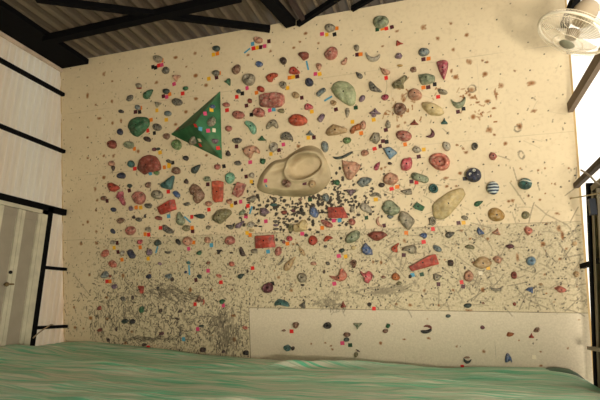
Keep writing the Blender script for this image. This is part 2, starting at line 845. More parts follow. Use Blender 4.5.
def holdmat(key, kind='plain'):
    nm = 'hold_%s_%s' % (PAL[key][1].replace(' ', '_').replace('-', '_'), kind)
    if nm in MATS: return MATS[nm]
    m, t, b, o = nt(nm); c = lin(PAL[key][0]); sat = key in ('red', 'ora', 'oro', 'dbl', 'blk', 'dbr', 'dmg', 'grn', 'rbr', 'tea', 'dtl', 'pnk', 'mag', 'sal'); c = [min(.9, x * (.62 if key in ('red', 'ora') else .76 if sat else 1.05) + .006) for x in c]
    chalk = lin((205, 195, 170)); even = key in ('crm', 'pgr', 'gol', 'tan'); dark = [x * (.72 if even else .42) for x in c]; lite = [min(.9, x * (1.25 if even else 1.5) + .02) for x in c]; f0 = noisen(t, 11, 2, 'Object', (1, 1, 1), .5)
    f1 = noisen(t, 8, 3); f2 = noisen(t, 38, 5)
    col = mixn(t, ramp(t, f1, .36, .5), dark, c); col = mixn(t, ramp(t, f0, .52, .66), col, lite)
    ds = lin((70, 50, 36)); col = mixn(t, ramp(t, noisen(t, 14, 4), .54, .68, 0, .15 if even else .5), col, ds)
    col = mixn(t, ramp(t, f2, .45, .72, .0, .12 if key in ('red', 'ora', 'oro', 'dbl', 'blk', 'dbr', 'dmg', 'grn', 'rbr', 'tea', 'dtl') else .38), col, chalk)
    if kind == 'striped':
        tc = t.nodes.new('ShaderNodeTexCoord'); w = t.nodes.new('ShaderNodeTexWave'); w.bands_direction = 'Y'
        w.inputs['Scale'].default_value = 9.5; w.inputs['Distortion'].default_value = 1.2; w.inputs['Detail Scale'].default_value = 2
        t.links.new(tc.outputs['Object'], w.inputs[0])
        col = mixn(t, ramp(t, w.outputs['Fac'], .42, .6), lin((40, 58, 78)), lin((185, 195, 195)))
    t.links.new(col, b.inputs['Base Color']); b.inputs['Roughness'].default_value = .62
    bump(t, b, f2, .006, .5); MATS[nm] = m; return m

# ------------------------------------------------------------ object helpers
def link(name, me, material=None, parent=None, mw=None):
    o = bpy.data.objects.new(name, me); COL.objects.link(o)
    if material is not None: me.materials.append(material)
    if parent is not None: o.parent = parent
    if mw is not None: o.matrix_world = mw
    return o
def mesh(name, verts, faces, smooth=False):
    me = bpy.data.meshes.new(name); me.from_pydata([tuple(v) for v in verts], [], faces); me.update()
    if smooth: me.polygons.foreach_set('use_smooth', [True] * len(me.polygons))
    return me
def tag(o, label=None, cat=None, group=None, kind=None):
    for k, v in (('label', label), ('category', cat), ('group', group), ('kind', kind)):
        if v: o[k] = v
    return o
def from_bm(name, bm, smooth=False):
    bmesh.ops.recalc_face_normals(bm, faces=bm.faces)
    me = bpy.data.meshes.new(name); bm.to_mesh(me); bm.free()
    if smooth: me.polygons.foreach_set('use_smooth', [True] * len(me.polygons))
    return me
def add_box(bm, p0, p1, w, h, up=Vector((0, 0, 1))):
    """bar from p0 to p1, w across, h along up"""
    p0, p1 = Vector(p0), Vector(p1); d = (p1 - p0).normalized(); side = d.cross(up).normalized(); up = side.cross(d)
    vs = [bm.verts.new(p + side * (a * w / 2) + up * (b_ * h / 2)) for p in (p0, p1) for a, b_ in ((-1, -1), (1, -1), (1, 1), (-1, 1))]
    for f in ((3, 2, 1, 0), (4, 5, 6, 7), (0, 1, 5, 4), (1, 2, 6, 5), (2, 3, 7, 6), (3, 0, 4, 7)): bm.faces.new([vs[i] for i in f])
def bar(name, p0, p1, w, h, m, parent=None, up=Vector((0, 0, 1)), kind=None):
    bm = bmesh.new(); add_box(bm, p0, p1, w, h, up); o = link(name, from_bm(name, bm), m, parent)
    if kind: o['kind'] = kind
    return o
def add_tube(bm, pts, r, n=8, closed=False):
    pts = [Vector(p) for p in pts]; rings = []; L = len(pts)
    for i, p in enumerate(pts):
        d = ((pts[(i + 1) % L] - pts[i - 1]) if closed else (pts[min(i + 1, L - 1)] - pts[max(i - 1, 0)])).normalized()
        a_ = d.orthogonal().normalized() if i == 0 else (rings[-1][1] - d * rings[-1][1].dot(d)).normalized()
        b_ = d.cross(a_); rings.append(([bm.verts.new(p + (a_ * math.cos(2 * math.pi * k / n) + b_ * math.sin(2 * math.pi * k / n)) * r) for k in range(n)], a_))
    for i in range(L if closed else L - 1):
        A, B = rings[i][0], rings[(i + 1) % L][0]
        for k in range(n): bm.faces.new((A[k], A[(k + 1) % n], B[(k + 1) % n], B[k]))
    if not closed: bm.faces.new(rings[0][0][::-1]); bm.faces.new(rings[-1][0])
def tube(name, pts, r, m, parent=None, n=8):
    bm = bmesh.new(); add_tube(bm, pts, r, n); return link(name, from_bm(name, bm, True), m, parent)
def lathe(name, prof, mw, m, parent=None, n=32):
    bm = bmesh.new(); rings = []
    for r, z in prof: rings.append([bm.verts.new((max(r, 1e-4) * math.cos(2 * math.pi * k / n), max(r, 1e-4) * math.sin(2 * math.pi * k / n), z)) for k in range(n)])
    for A, B in zip(rings, rings[1:]):
        for k in range(n): bm.faces.new((A[k], A[(k + 1) % n], B[(k + 1) % n], B[k]))
    bm.faces.new(rings[0][::-1]); bm.faces.new(rings[-1])
    bm.transform(mw); return link(name, from_bm(name, bm, True), m, parent)

# ------------------------------------------------------------ the setting
XL, XR = -5.20, 1.285
ROOF = 3.375; FLOOR = -1.06; YF = -1.2
steel = mat('black_steel', (7, 7, 9), .9, 0); [setattr(n_.inputs['Specular IOR Level'], 'default_value', .12) for n_ in steel.node_tree.nodes if n_.type == 'BSDF_PRINCIPLED']
brownsteel = mat('weathered_brown_steel', (108, 90, 70), .7, 0)
zdark = mat('dark_red_primer', (50, 36, 32), .7)
def wave(name, a0, a1, step, prof, line, fixed):
    pass
def sheet(name, mk, s0, s1, pitch, amp, lo, hi, m, shape='sine', sub=6):
    """corrugated sheet: mk(s, depth, t) -> point; s across the waves, t along them"""
    n = int((s1 - s0) / pitch * sub); vs = []; fs = []
    for i in range(n + 1):
        s = s0 + (s1 - s0) * i / n; ph = (s - s0) / pitch
        if shape == 'sine': d = amp * math.sin(2 * math.pi * ph)
        else:
            q = ph % 1.0; d = amp * (1 - .3 * q / .2 if q < .2 else (.7 * (1 - (q - .2) / .05) if q < .25 else (0 if q < .93 else (q - .93) / .07)))
        vs += [mk(s, d, lo), mk(s, d, hi)]
    for i in range(n): fs.append((2 * i, 2 * i + 2, 2 * i + 3, 2 * i + 1))
    o = link(name, mesh(name, vs, fs, shape == 'sine'), m); o['kind'] = 'structure'; return o
def translucent(name, c1, c2, tr, wave_sc):
    m, t, b, o = nt(name); f = noisen(t, 1.3, 5, 'Object', (1, 1, .25)); f2 = noisen(t, 14, 4, 'Object', (1, 1, .08))
    col = mixn(t, ramp(t, f, .35, .7), lin(c1), lin(c2)); col = mixn(t, ramp(t, f2, .5, .75, 0, .35), col, [x * .75 for x in lin(c2)])
    t.links.new(col, b.inputs['Base Color']); b.inputs['Roughness'].default_value = .6
    tl = t.nodes.new('ShaderNodeBsdfTranslucent'); t.links.new(col, tl.inputs[0]); mx = t.nodes.new('ShaderNodeMixShader'); mx.inputs[0].default_value = tr
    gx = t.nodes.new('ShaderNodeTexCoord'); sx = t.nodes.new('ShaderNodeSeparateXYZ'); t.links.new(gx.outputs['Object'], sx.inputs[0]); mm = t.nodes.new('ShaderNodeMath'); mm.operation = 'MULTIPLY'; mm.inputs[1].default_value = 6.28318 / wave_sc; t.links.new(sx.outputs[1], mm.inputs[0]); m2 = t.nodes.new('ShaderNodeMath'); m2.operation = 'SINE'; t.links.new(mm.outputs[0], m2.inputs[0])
    col = mixn(t, ramp(t, m2.outputs[0], .0, 1, 0, .55), col, lin((196, 166, 136))); t.links.new(col, b.inputs['Base Color'])  # rib shading painted into the base colour as darker stripes at the corrugation pitch
    t.links.new(b.outputs[0], mx.inputs[1]); t.links.new(tl.outputs[0], mx.inputs[2]); t.links.new(mx.outputs[0], o.inputs[0]); return m
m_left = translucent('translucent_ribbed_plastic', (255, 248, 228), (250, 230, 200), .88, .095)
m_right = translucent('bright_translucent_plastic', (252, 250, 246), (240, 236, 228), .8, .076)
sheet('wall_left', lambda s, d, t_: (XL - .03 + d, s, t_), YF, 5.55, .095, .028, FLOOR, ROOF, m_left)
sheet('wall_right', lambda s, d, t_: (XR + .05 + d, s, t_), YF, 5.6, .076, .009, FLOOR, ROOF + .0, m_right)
mr, t, b, o = nt('dusty_metal_roofing'); f = noisen(t, 2.2, 5, 'Object', (1, .3, 1)); f2 = noisen(t, 20, 3, 'Object', (.3, .2, 1))
c = mixn(t, ramp(t, f, .35, .7), lin((98, 86, 72)), lin((110, 98, 80))); c = mixn(t, ramp(t, f2, .55, .8, 0, .3), c, lin((66, 54, 42)))
t.links.new(c, b.inputs['Base Color']); b.inputs['Roughness'].default_value = .4; b.inputs['Metallic'].default_value = .2
sheet('ceiling', lambda s, d, t_: (s, t_, ROOF + .105 - d), XL - .1, XR + .3, RIBP, .1, YF, 4.86, mr, 'fold', 20)
mf = mat('grey_concrete', (150, 145, 132), .9)
link('floor', mesh('floor', [(XL - 1, -3.5, FLOOR), (XR + 1.5, -3.5, FLOOR), (XR + 1.5, 6, FLOOR), (XL - 1, 6, FLOOR)], [(0, 1, 2, 3)]), mf)['kind'] = 'structure'
link('wall_front_unseen', mesh('wall_front_unseen', [(XL - .1, YF, FLOOR), (XR + .1, YF, FLOOR), (XR + .1, YF, ROOF + .1), (XL - .1, YF, ROOF + .1)], [(0, 1, 2, 3)]), mat('brown_plywood_boarding', (120, 100, 74), .8))['kind'] = 'structure'  # unseen wall behind the camera, added to cut the sky fill indoors
# steelwork
tn = [0]
def trim(p0, p1, w, h, m=steel, up=Vector((0, 0, 1))):
    tn[0] += 1; return bar('trim_%d' % tn[0], p0, p1, w, h, m, None, up, 'structure')
XN = Vector((1, 0, 0))
def onleft(x, y, dx=.05): return hit(x, y, Vector((XL + dx, 0, 0)), XN)
def onright(x, y, dx=-.02): return hit(x, y, Vector((XR + dx, 0, 0)), XN)
def onz(x, y, z): return hit(x, y, Vector((0, 0, z)), Vector((0, 0, 1)))
def ywall(z): return O.y - (z - O.z) * math.tan(THETA)
for px in ((61, 93.5), (61, 150.5)):                       # girts on the left wall
    z = onleft(*px).z; trim((XL + .05, YF, z), (XL + .05, ywall(z) - .01, z), .05, .048)
z3 = onleft(58, 211).z; trim((XL + .05, YF, z3), (XL + .05, ywall(z3) - .01, z3), .06, .085)
pt = onleft(48.5, 215); trim((XL + .05, pt.y, FLOOR), (XL + .05, pt.y, z3 + .02), .09, .06, steel, Vector((1, 0, 0)))
POSTY = pt.y
for px in ((61, 269), (62, 326.5)):
    z = onleft(*px).z; trim((XL + .05, POSTY, z), (XL + .05, ywall(z) - .01, z), .05, .042)
# eave girder, rafter, purlins, braces under the roof
trim((XL + .26, YF, ROOF - .05), (XL + .26, 4.66, ROOF - .05), .5, .07, steel)
trim((XL + .04, YF, ROOF - .14), (XL + .04, 4.67, ROOF - .115), .03, .05, mat('cream_flashing', (190, 170, 150), .7))
zb = ROOF - .06
def purlin(px, w=.1, h=.09):
    p = onz(px[0], px[1], zb); trim((XL + .35, p.y, zb), (XR, p.y, zb), w, h)
def brace(a_, b_, w=.07, h=.06, m=steel, dz=0.0):
    p, q = onz(*a_, zb - .05 - dz), onz(*b_, zb - .05 - dz); e = (q - p).normalized(); trim(p - e * .0, q, w, h, m)
brace((46, 40), (240, -4), .1, .09); brace((36, -1.5), (270, 29), .075)
brace((262, -8), (291, 24), .13, .08)
brace((286, -8), (304, 20), .05, .05, zdark)
brace((350, -10), (298, 24), .05)
brace((385, -10), (352, 9), .04)

# ------------------------------------------------------------ read the catalogue of holds, tapes, stains
holds = []; tapes = []; strips = []; stains = []; rings_ = []; lines_ = []
ox = oy = 0; sc = 8.0; ys = 1.0
def X(a_, b_): return (ox + a_ / sc, oy + b_ / sc)
for ln in CAT.strip().splitlines():
    lab = None
    if '@' in ln: ln, lab = ln.split('@'); lab = lab.strip()
    p = ln.split()
    if not p: continue
    k = p[0]
    if k == 'C': ox, oy = float(p[1]), float(p[2]); sc = float(p[3]) if len(p) > 3 else 8.0
    elif k == 'h':
        cx, cy = X(float(p[2]), float(p[3])); holds.append(dict(kind=p[1], x=cx, y=cy, w=float(p[4]) / sc, h=float(p[5]) / sc, rot=float(p[6]), col=p[7], lab=lab))
    elif k == 'c':
        cx, cy = X(float(p[2]), float(p[3])); holds.append(dict(kind='c', x=cx, y=cy, w=float(p[4]) / sc, h=float(p[5]) / sc, rot=float(p[6]), col=p[1], lab=lab))
    elif k in 'pm':
        pts = [X(*map(float, q.split(','))) for q in p[2:]]
        xs = [q[0] for q in pts]; yy = [q[1] for q in pts]
        holds.append(dict(kind=k, pts=pts, x=(min(xs) + max(xs)) / 2, y=(min(yy) + max(yy)) / 2, w=max(xs) - min(xs), h=max(yy) - min(yy), rot=0, col=p[1], lab=lab))
    elif k == 't': tapes.append((*X(float(p[2]), float(p[3])), p[1]))
    elif k == 'b': strips.append((*X(float(p[1]), float(p[2])), *X(float(p[3]), float(p[4]))))
    elif k == 's': stains.append((*X(float(p[1]), float(p[2])), float(p[3]) / sc, float(p[4]) / sc))
    elif k == 'r': rings_.append((*X(float(p[1]), float(p[2])), float(p[3]) / sc, float(p[4]) / sc))
    elif k == 'l': lines_.append((*X(float(p[1]), float(p[2])), *X(float(p[3]), float(p[4]))))

# ------------------------------------------------------------ the plywood wall, with its wear in a colour attribute
UL, UR, VB, VT = puv(61, 68)[0], puv(569, 58)[0], -1.1, 3.475
RES = .0075
nu = int((UR - UL) / RES); nv = int((VT - VB) / RES)
A = np.zeros((3, nv + 1, nu + 1), np.float32)      # 0 scuff, 1 rust, 2 pale panel
def gi(u, v): return (u - UL) / (UR - UL) * nu, (v - VB) / (VT - VB) * nv
def splat(ch, u, v, ru, rv, val, soft=1.6):
    i, j = gi(u, v); ru = max(ru / RES, .8); rv = max(rv / RES, .8)
    a0, a1 = int(max(0, i - ru * 2 - 1)), int(min(nu, i + ru * 2 + 2)); b0, b1 = int(max(0, j - rv * 2 - 1)), int(min(nv, j + rv * 2 + 2))
    if a1 <= a0 or b1 <= b0: return
    jj, ii = np.mgrid[b0:b1, a0:a1]; d = ((ii - i) / ru) ** 2 + ((jj - j) / rv) ** 2
    g = val * np.clip(soft * (1.25 - d), 0, 1); A[ch, b0:b1, a0:a1] = np.maximum(A[ch, b0:b1, a0:a1], g)
# T-nut holes, staggered grid
for ku in range(0, 47):
    for kv in range(-8, 26):
        if (ku + kv) % 2: continue
        u = -5.695 - .1417 * 3 + .1417 * ku; v = 2.343 + .1475 * (kv - 16)
        if v < 0: continue
        if random.random() < .8: splat(0, u, v, .008, .008, random.choice((.35, .7, .85)))
for x, y, w, h in stains:
    u, v = puv(x, y); s_ = (puv(x + w / 2, y)[0] - u); r_ = (v - puv(x, y + h / 2)[1])
    lowd = y > 240; splat(1, u, v, abs(s_) * 2.3, abs(r_) * 2.3, random.uniform(.6, .9), .9); splat(0, u, v, .005, .005, .5)
    for q in range(3): splat(1, u + random.uniform(-1, 1) * s_ * 2, v + random.uniform(-1, 1) * r_ * 2, abs(s_) * .8, abs(r_) * .8, .6)
def stroke(u, v, ang, L, w, val, curl=0.0, ch=0):
    n = max(2, int(L / RES * 1.3)); ds = L / n
    for q in range(n):
        i, j = gi(u, v); i0, j0 = int(i), int(j)
        if 0 <= i0 < nu and 0 <= j0 < nv:
            fi, fj = i - i0, j - j0
            for di, dj, wt in ((0, 0, (1 - fi) * (1 - fj)), (1, 0, fi * (1 - fj)), (0, 1, (1 - fi) * fj), (1, 1, fi * fj)):
                z_ = A[ch, j0 + dj, i0 + di]; A[ch, j0 + dj, i0 + di] = max(z_, min(1, val * min(1, wt * 2.0 * w)))
        u += math.cos(ang) * ds; v += math.sin(ang) * ds; ang += curl * ds
for x, y, w, h in rings_:
    u, v = puv(x, y); ru = puv(x + w, y)[0] - u; rv = v - puv(x, y + h)[1]
    for q in range(40):
        a_ = q / 40 * 6.283; stroke(u + ru * .5 * math.cos(a_), v + rv * .5 * math.sin(a_), a_ + 1.6, .03, 1.2, random.uniform(0, .55))
for x0, y0, x1, y1 in lines_:
    u0, v0 = puv(x0, y0); u1, v1 = puv(x1, y1); L = math.hypot(u1 - u0, v1 - v0)
    stroke(u0, v0, math.atan2(v1 - v0, u1 - u0), L, 1.3, .42, random.uniform(-.3, .3))
def density(x, y):
    d = .06 if y > 90 else .02
    if y > 130: d = .16
    if y > 180: d = .3
    if y > 222 + (560 - x) * .03: d = .8
    if x > 430 and y < 200: d = .04 if y > 110 else .015
    if x > 520 and y < 222: d = .05
    if 90 < x < 250 and y > 262: d = 1.35
    if x < 95: d *= .25 if y < 230 else .4
    if x > 520: d *= .5
    elif x > 400: d *= .6
    if y > 310 and x > 249: d = .04
    return d
cnt = 0
while cnt < 11500:
    x, y = random.uniform(62, 588), random.uniform(60, 360)
    if random.random() * 1.4 > density(x, y): continue
    cnt += 1; u, v = puv(x, y)
    if v < 0 and u > -3.3: continue
    if x > 380 and random.random() < .12: stroke(u, v, random.uniform(-1.4, 1.4), random.uniform(.04, .22), 1.0, random.uniform(.12, .5), random.uniform(-4, 4))
    elif random.random() < .75: stroke(u, v, random.uniform(0, 6.28), random.uniform(.006, .022), random.choice((1, 1.5, 2)), random.uniform(.1, .5) if random.random() < .85 else .8, 0)
    else: stroke(u, v, random.choice((random.uniform(0, 6.28), random.gauss(1.57, .4))), random.uniform(.01, .04), random.choice((1, 1.3, 2)), random.uniform(.12, .6), random.uniform(-18, 18))
def cluster(cx, cy, sx, sy, n, ang=None, lo=.25, hi=.65, L=(.02, .08)):
    for q in range(n):
        x, y = random.gauss(cx, sx), random.gauss(cy, sy); u, v = puv(x, y)
        stroke(u, v, random.uniform(0, 6.28) if ang is None else random.gauss(ang, .25), random.uniform(*L), 2, random.uniform(lo, hi), random.uniform(-8, 8) if L[1] < .1 else random.uniform(-1, 1))
for q in range(70):
    x, y = random.choice(((405, 98), (425, 88), (396, 112), (470, 98), (405, 105), (480, 112))); x += random.gauss(0, 10); y += random.gauss(0, 6)
    u, v = puv(x, y); stroke(u, v, random.uniform(0, 6.28), random.uniform(.015, .06), 2, random.uniform(.4, .9), random.uniform(-20, 20), 1)
cluster(165, 290, 10, 3, 160, -.4); cluster(180, 296, 10, 3, 80, -.25); cluster(226, 338, 8, 9, 300, 1.5); cluster(143, 339, 9, 1.5, 90, 0)
cluster(222, 322, 9, 6, 120, 1.5); cluster(330, 303, 7, 5, 90, None, .2, .5); cluster(375, 291, 13, 2.2, 40, .13, .2, .45, (.1, .3)); cluster(108, 318, 18, 12, 160, 1.5, .3, .7)
cluster(165, 339, 14, 1, 30, 0, .3, .7); cluster(180, 320, 30, 14, 400, None, .3, .7); cluster(125, 300, 20, 15, 220, None, .3, .7)
for q in range(330):                               # chipped paint in the middle of the wall
    x, y = random.gauss(294, 30), random.gauss(208, 12)
    if q > 230: x, y = random.gauss(345, 22), random.gauss(196, 16)
    u, v = puv(x, y); splat(0, u, v, random.uniform(.008, .026), random.uniform(.008, .022), random.uniform(.7, 1), 3)
    if random.random() < .4: splat(0, u + .015, v + random.uniform(-.02, .02), random.uniform(.006, .012), .01, .9, 3)
for q in range(300):
    x, y = random.uniform(95, 580), random.uniform(150, 355); u, v = puv(x, y)
    if v < 0 and u > -3.3 and random.random() < .8: continue
    splat(random.choice((0, 0, 1)), u, v, random.uniform(.005, .011), random.uniform(.005, .011), random.uniform(.5, .9))
for k in range(0, 4):                              # panel joints
    v = .907 * k
    for i in range(nu):
        u = UL + i * RES
        if k == 0 and u < -3.3: continue
        j = int(gi(0, v)[1]); val = (.22 + .3 * noise.noise((u * 3, v * 7, 1))) * (.75 if k > 1 else 1.3) + (.25 if k == 0 else 0)
        A[0, j, i] = max(A[0, j, i], val)
for k in range(-3, 5):
    u = -3.305 + .925 * k
    if not UL < u < UR - .05: continue
    i = int(gi(u, 0)[0])
    for j in range(nv):
        v = VB + j * RES
        if v < 0 and k == 0: A[0, j, i] = max(A[0, j, i], .75); continue
        A[0, j, i] = max(A[0, j, i], (.12 + .3 * noise.noise((u * 3, v * 5, 4))) * (1 if v < .95 else .6))
ja = int(gi(0, .907)[1]); A[2, :ja, :] = .5 * np.clip((np.linspace(UL, UR, nu + 1) + 5.9) / .9, .1, 1)[None, :]
jb = int(gi(0, 0)[1]); ib = int(gi(-3.3, 0)[0]); A[2, :jb, ib:] = 1.0
uu = np.linspace(UL, UR, nu + 1, dtype=np.float32); vv = np.linspace(VB, VT, nv + 1, dtype=np.float32)
UU, VV = np.meshgrid(uu, vv); co = np.empty(((nu + 1) * (nv + 1), 3), np.float32)
lift = (A[2] > .9).ravel() * .001
for k in range(3): co[:, k] = O[k] + U[k] * UU.ravel() + V[k] * VV.ravel() + N[k] * lift
me = bpy.data.meshes.new('wall_back'); nvt = len(co); me.vertices.add(nvt); me.vertices.foreach_set('co', co.ravel())
idx = np.arange(nvt).reshape(nv + 1, nu + 1); q = np.stack([idx[:-1, :-1], idx[:-1, 1:], idx[1:, 1:], idx[1:, :-1]], -1).reshape(-1, 4)
me.loops.add(q.size); me.polygons.add(len(q)); me.loops.foreach_set('vertex_index', q.ravel().astype(np.int32))
me.polygons.foreach_set('loop_start', np.arange(0, q.size, 4, dtype=np.int32)); me.update(calc_edges=True)
ca = me.attributes.new('wear', 'FLOAT_COLOR', 'POINT'); cc = np.ones((nvt, 4), np.float32); cc[:, :3] = A.reshape(3, -1).T; ca.data.foreach_set('color', cc.ravel())
m, t, b, o = nt('painted_plywood')
at = t.nodes.new('ShaderNodeAttribute'); at.attribute_name = 'wear'; sp = t.nodes.new('ShaderNodeSeparateColor'); t.links.new(at.outputs['Color'], sp.inputs[0])
f = noisen(t, .9, 5); f2 = noisen(t, 26, 4); f3 = noisen(t, 60, 2)
base = mixn(t, ramp(t, f, .3, .7), lin((208, 190, 156)), lin((219, 202, 168)))
base = mixn(t, ramp(t, f2, .5, .78, 0, .3), base, lin((176, 154, 122)))
pale = mixn(t, ramp(t, f3, .3, .7), lin((194, 182, 158)), lin((208, 196, 172)))
base = mixn(t, ramp(t, sp.outputs[2], 0, .5), base, mixn(t, ramp(t, f3, .35, .7), lin((186, 172, 140)), lin((206, 192, 160))))
base = mixn(t, ramp(t, sp.outputs[2], .6, 1), base, pale)
base = mixn(t, ramp(t, sp.outputs[1], 0, .75, 0, .95), base, lin((142, 88, 32)))
base = mixn(t, ramp(t, sp.outputs[0], .04, .74, 0, .96), base, lin((38, 30, 26)))
t.links.new(base, b.inputs['Base Color']); b.inputs['Roughness'].default_value = .75
bump(t, b, f2, .003, .3)
w = link('wall_back', me, m); w['kind'] = 'structure'
trim(wallp(UL, VB, -.022), wallp(UL, VT, -.022), .04, .036, mat('plywood_edge', (190, 160, 110)), N)
trim(wallp(UR - .0, VB, -.022), wallp(UR - .0, VT, -.022), .04, .036, mat('plywood_edge', (190, 160, 110)), N)

# ------------------------------------------------------------ volumes
WR = Matrix((U, V, N * 1.0)).transposed()        # columns: right, up, out of the wall
if WR.determinant() < 0: WR = Matrix((U, V, N)).transposed()
def frame(p, n=N):
    n = n.normalized(); u_ = (U - n * U.dot(n)).normalized(); v_ = n.cross(u_)
    mw = Matrix((u_, v_, n)).transposed().to_4x4(); mw.translation = p; return mw
vols = []
# green pyramid
Lp, Tp, Bp = onwall(170.3, 134.5), onwall(220.8, 90.3), onwall(222.6, 160.2); Ap = onwall(194.5, 123.5, .3)
cw = (Lp + Tp + Bp) / 3; mw = frame(cw); mi = mw.inverted()
bm = bmesh.new(); P = [bm.verts.new(mi @ q) for q in (Lp, Bp, Tp, Ap)]
for fcs in ((0, 1, 3), (1, 2, 3), (2, 0, 3), (0, 2, 1)): bm.faces.new([P[i] for i in fcs])
bmesh.ops.bevel(bm, geom=[e for e in bm.edges], offset=.008, segments=2, affect='EDGES')
m, t, b, o = nt('worn_green_painted_plywood'); f = noisen(t, 5, 6); f2 = noisen(t, 2.2, 3)
c = mixn(t, ramp(t, f, .4, .62), lin((22, 78, 42)), lin((44, 112, 66))); c = mixn(t, ramp(t, f2, .55, .68, 0, .6), c, lin((112, 124, 92)))
t.links.new(c, b.inputs['Base Color']); b.inputs['Roughness'].default_value = .55
gv = link('climbing_volume', from_bm('climbing_volume', bm), m, None, mw)
tag(gv, 'large green triangular pyramid volume on the upper left of the wall', 'climbing volume'); vols.append(gv)
for bp in ((192, 110), (214, 120), (202, 138)):
    pass
# cream cratered volume
OUT = [(256.5, 186.5), (259, 177.5), (264, 170), (270, 163), (277, 159.5), (284.5, 159), (290.5, 154), (299, 148.3), (308, 145), (315, 146), (321, 149.5), (325, 157),
       (328.5, 165), (330.5, 171), (331.3, 178), (327, 186), (320, 192), (311, 196), (300, 197), (289, 196.8), (277.5, 195.5), (265, 193.5), (258.5, 190.5)]
def chaikin(p, it=1, f_=.25):
    for _ in range(it):
        q_ = []
        for i in range(len(p)):
            a_, b_ = Vector(p[i]), Vector(p[(i + 1) % len(p)]); q_ += [a_.lerp(b_, f_), a_.lerp(b_, 1 - f_)]
        p = q_
    return p
def resample(p, n):
    p = [Vector(q_) for q_ in p]; L = [0]
    for i in range(len(p)): L.append(L[-1] + (p[(i + 1) % len(p)] - p[i]).length)
    out = []; k = 0
    for i in range(n):
        s_ = L[-1] * i / n
        while L[k + 1] < s_: k += 1
        out.append(p[k].lerp(p[(k + 1) % len(p)], (s_ - L[k]) / max(1e-9, L[k + 1] - L[k])))
    return out
o2 = [Vector(puv(*q_)) for q_ in OUT]; o2 = resample(chaikin(o2, 1), 84); c2 = Vector(puv(294, 176)); mw = frame(wallp(c2.x, c2.y)); 
def g2(px, u, v, su, sv, ang=0):
    c_ = Vector(puv(*px)); dx, dy = u - c_.x, v - c_.y; ca_, sa_ = math.cos(ang), math.sin(ang); x_, y_ = dx * ca_ + dy * sa_, -dx * sa_ + dy * ca_
    return (x_ / su) ** 2 + (y_ / sv) ** 2
def creamz(u, v, s_):
    z_ = .17 * min(1, (1 - s_) * 3.4) ** .62
    z_ += .05 * math.exp(-g2((297, 190), u, v, .45, .12)) - .03
    d = g2((307, 167.5), u, v, .20, .14, .35)
    z_ -= .15 * max(0, 1 - d ** 3) ** .7 if d < 1 else 0
    z_ += .05 * math.exp(-((math.sqrt(d) - 1.16) / .13) ** 2)
    z_ -= .05 * math.exp(-g2((323, 172), u, v, .10, .09)); z_ -= .06 * math.exp(-g2((283, 169), u, v, .12, .045, .2))
    z_ += .02 * math.exp(-g2((268, 184), u, v, .08, .12)); z_ -= .03 * math.exp(-g2((287, 183.7), u, v, .05, .05)) + .03 * math.exp(-g2((312, 183.7), u, v, .06, .05))
    z_ += .006 * noise.noise((u * 7, v * 7, 2))
    return max(.003, z_) if s_ < .999 else .0
NR = 34; vs = []; fs = []
for r_ in range(NR):
    s_ = 1 - (r_ / NR) ** 1.25
    for q_ in o2:
        p_ = c2 + (q_ - c2) * s_; vs.append((p_.x - c2.x, p_.y - c2.y, creamz(p_.x, p_.y, s_)))
vs.append((0, 0, creamz(c2.x, c2.y, 0))); n_ = len(o2)
for r_ in range(NR - 1):
    for k in range(n_): fs.append((r_ * n_ + k, r_ * n_ + (k + 1) % n_, (r_ + 1) * n_ + (k + 1) % n_, (r_ + 1) * n_ + k))
for k in range(n_): fs.append(((NR - 1) * n_ + k, (NR - 1) * n_ + (k + 1) % n_, len(vs) - 1))
bm = bmesh.new(); me = mesh('x', vs, fs); bm.from_mesh(me); bpy.data.meshes.remove(me)
m, t, b, o = nt('worn_cream_fibreglass'); f = noisen(t, 6, 5); f2 = noisen(t, 2.5, 4)
c = mixn(t, ramp(t, f2, .4, .65), lin((196, 178, 142)), lin((146, 130, 98))); c = mixn(t, ramp(t, f, .55, .75, 0, .45), c, lin((140, 112, 78)))
t.links.new(c, b.inputs['Base Color']); b.inputs['Roughness'].default_value = .6; bump(t, b, f, .008, .4)
cv = link('climbing_volume', from_bm('climbing_volume', bm, True), m, None, mw)
tag(cv, 'big cream cratered volume bulging from the middle of the wall', 'climbing volume'); vols.append(cv)
bpy.context.view_layer.update()
bvhs = []
for v_ in vols:
    bm = bmesh.new(); bm.from_mesh(v_.data); bm.transform(v_.matrix_world); bmesh.ops.triangulate(bm, faces=bm.faces); bvhs.append(BVHTree.FromBMesh(bm)); bm.free()
def surf(x, y):
    d = ray(x, y)
    for bv in bvhs:
        p, n, i, dd = bv.ray_cast(Vector((0, 0, 0)), d)
        if p is not None: return p, (n if n.dot(d) < 0 else -n), True
    return onwall(x, y), N, False

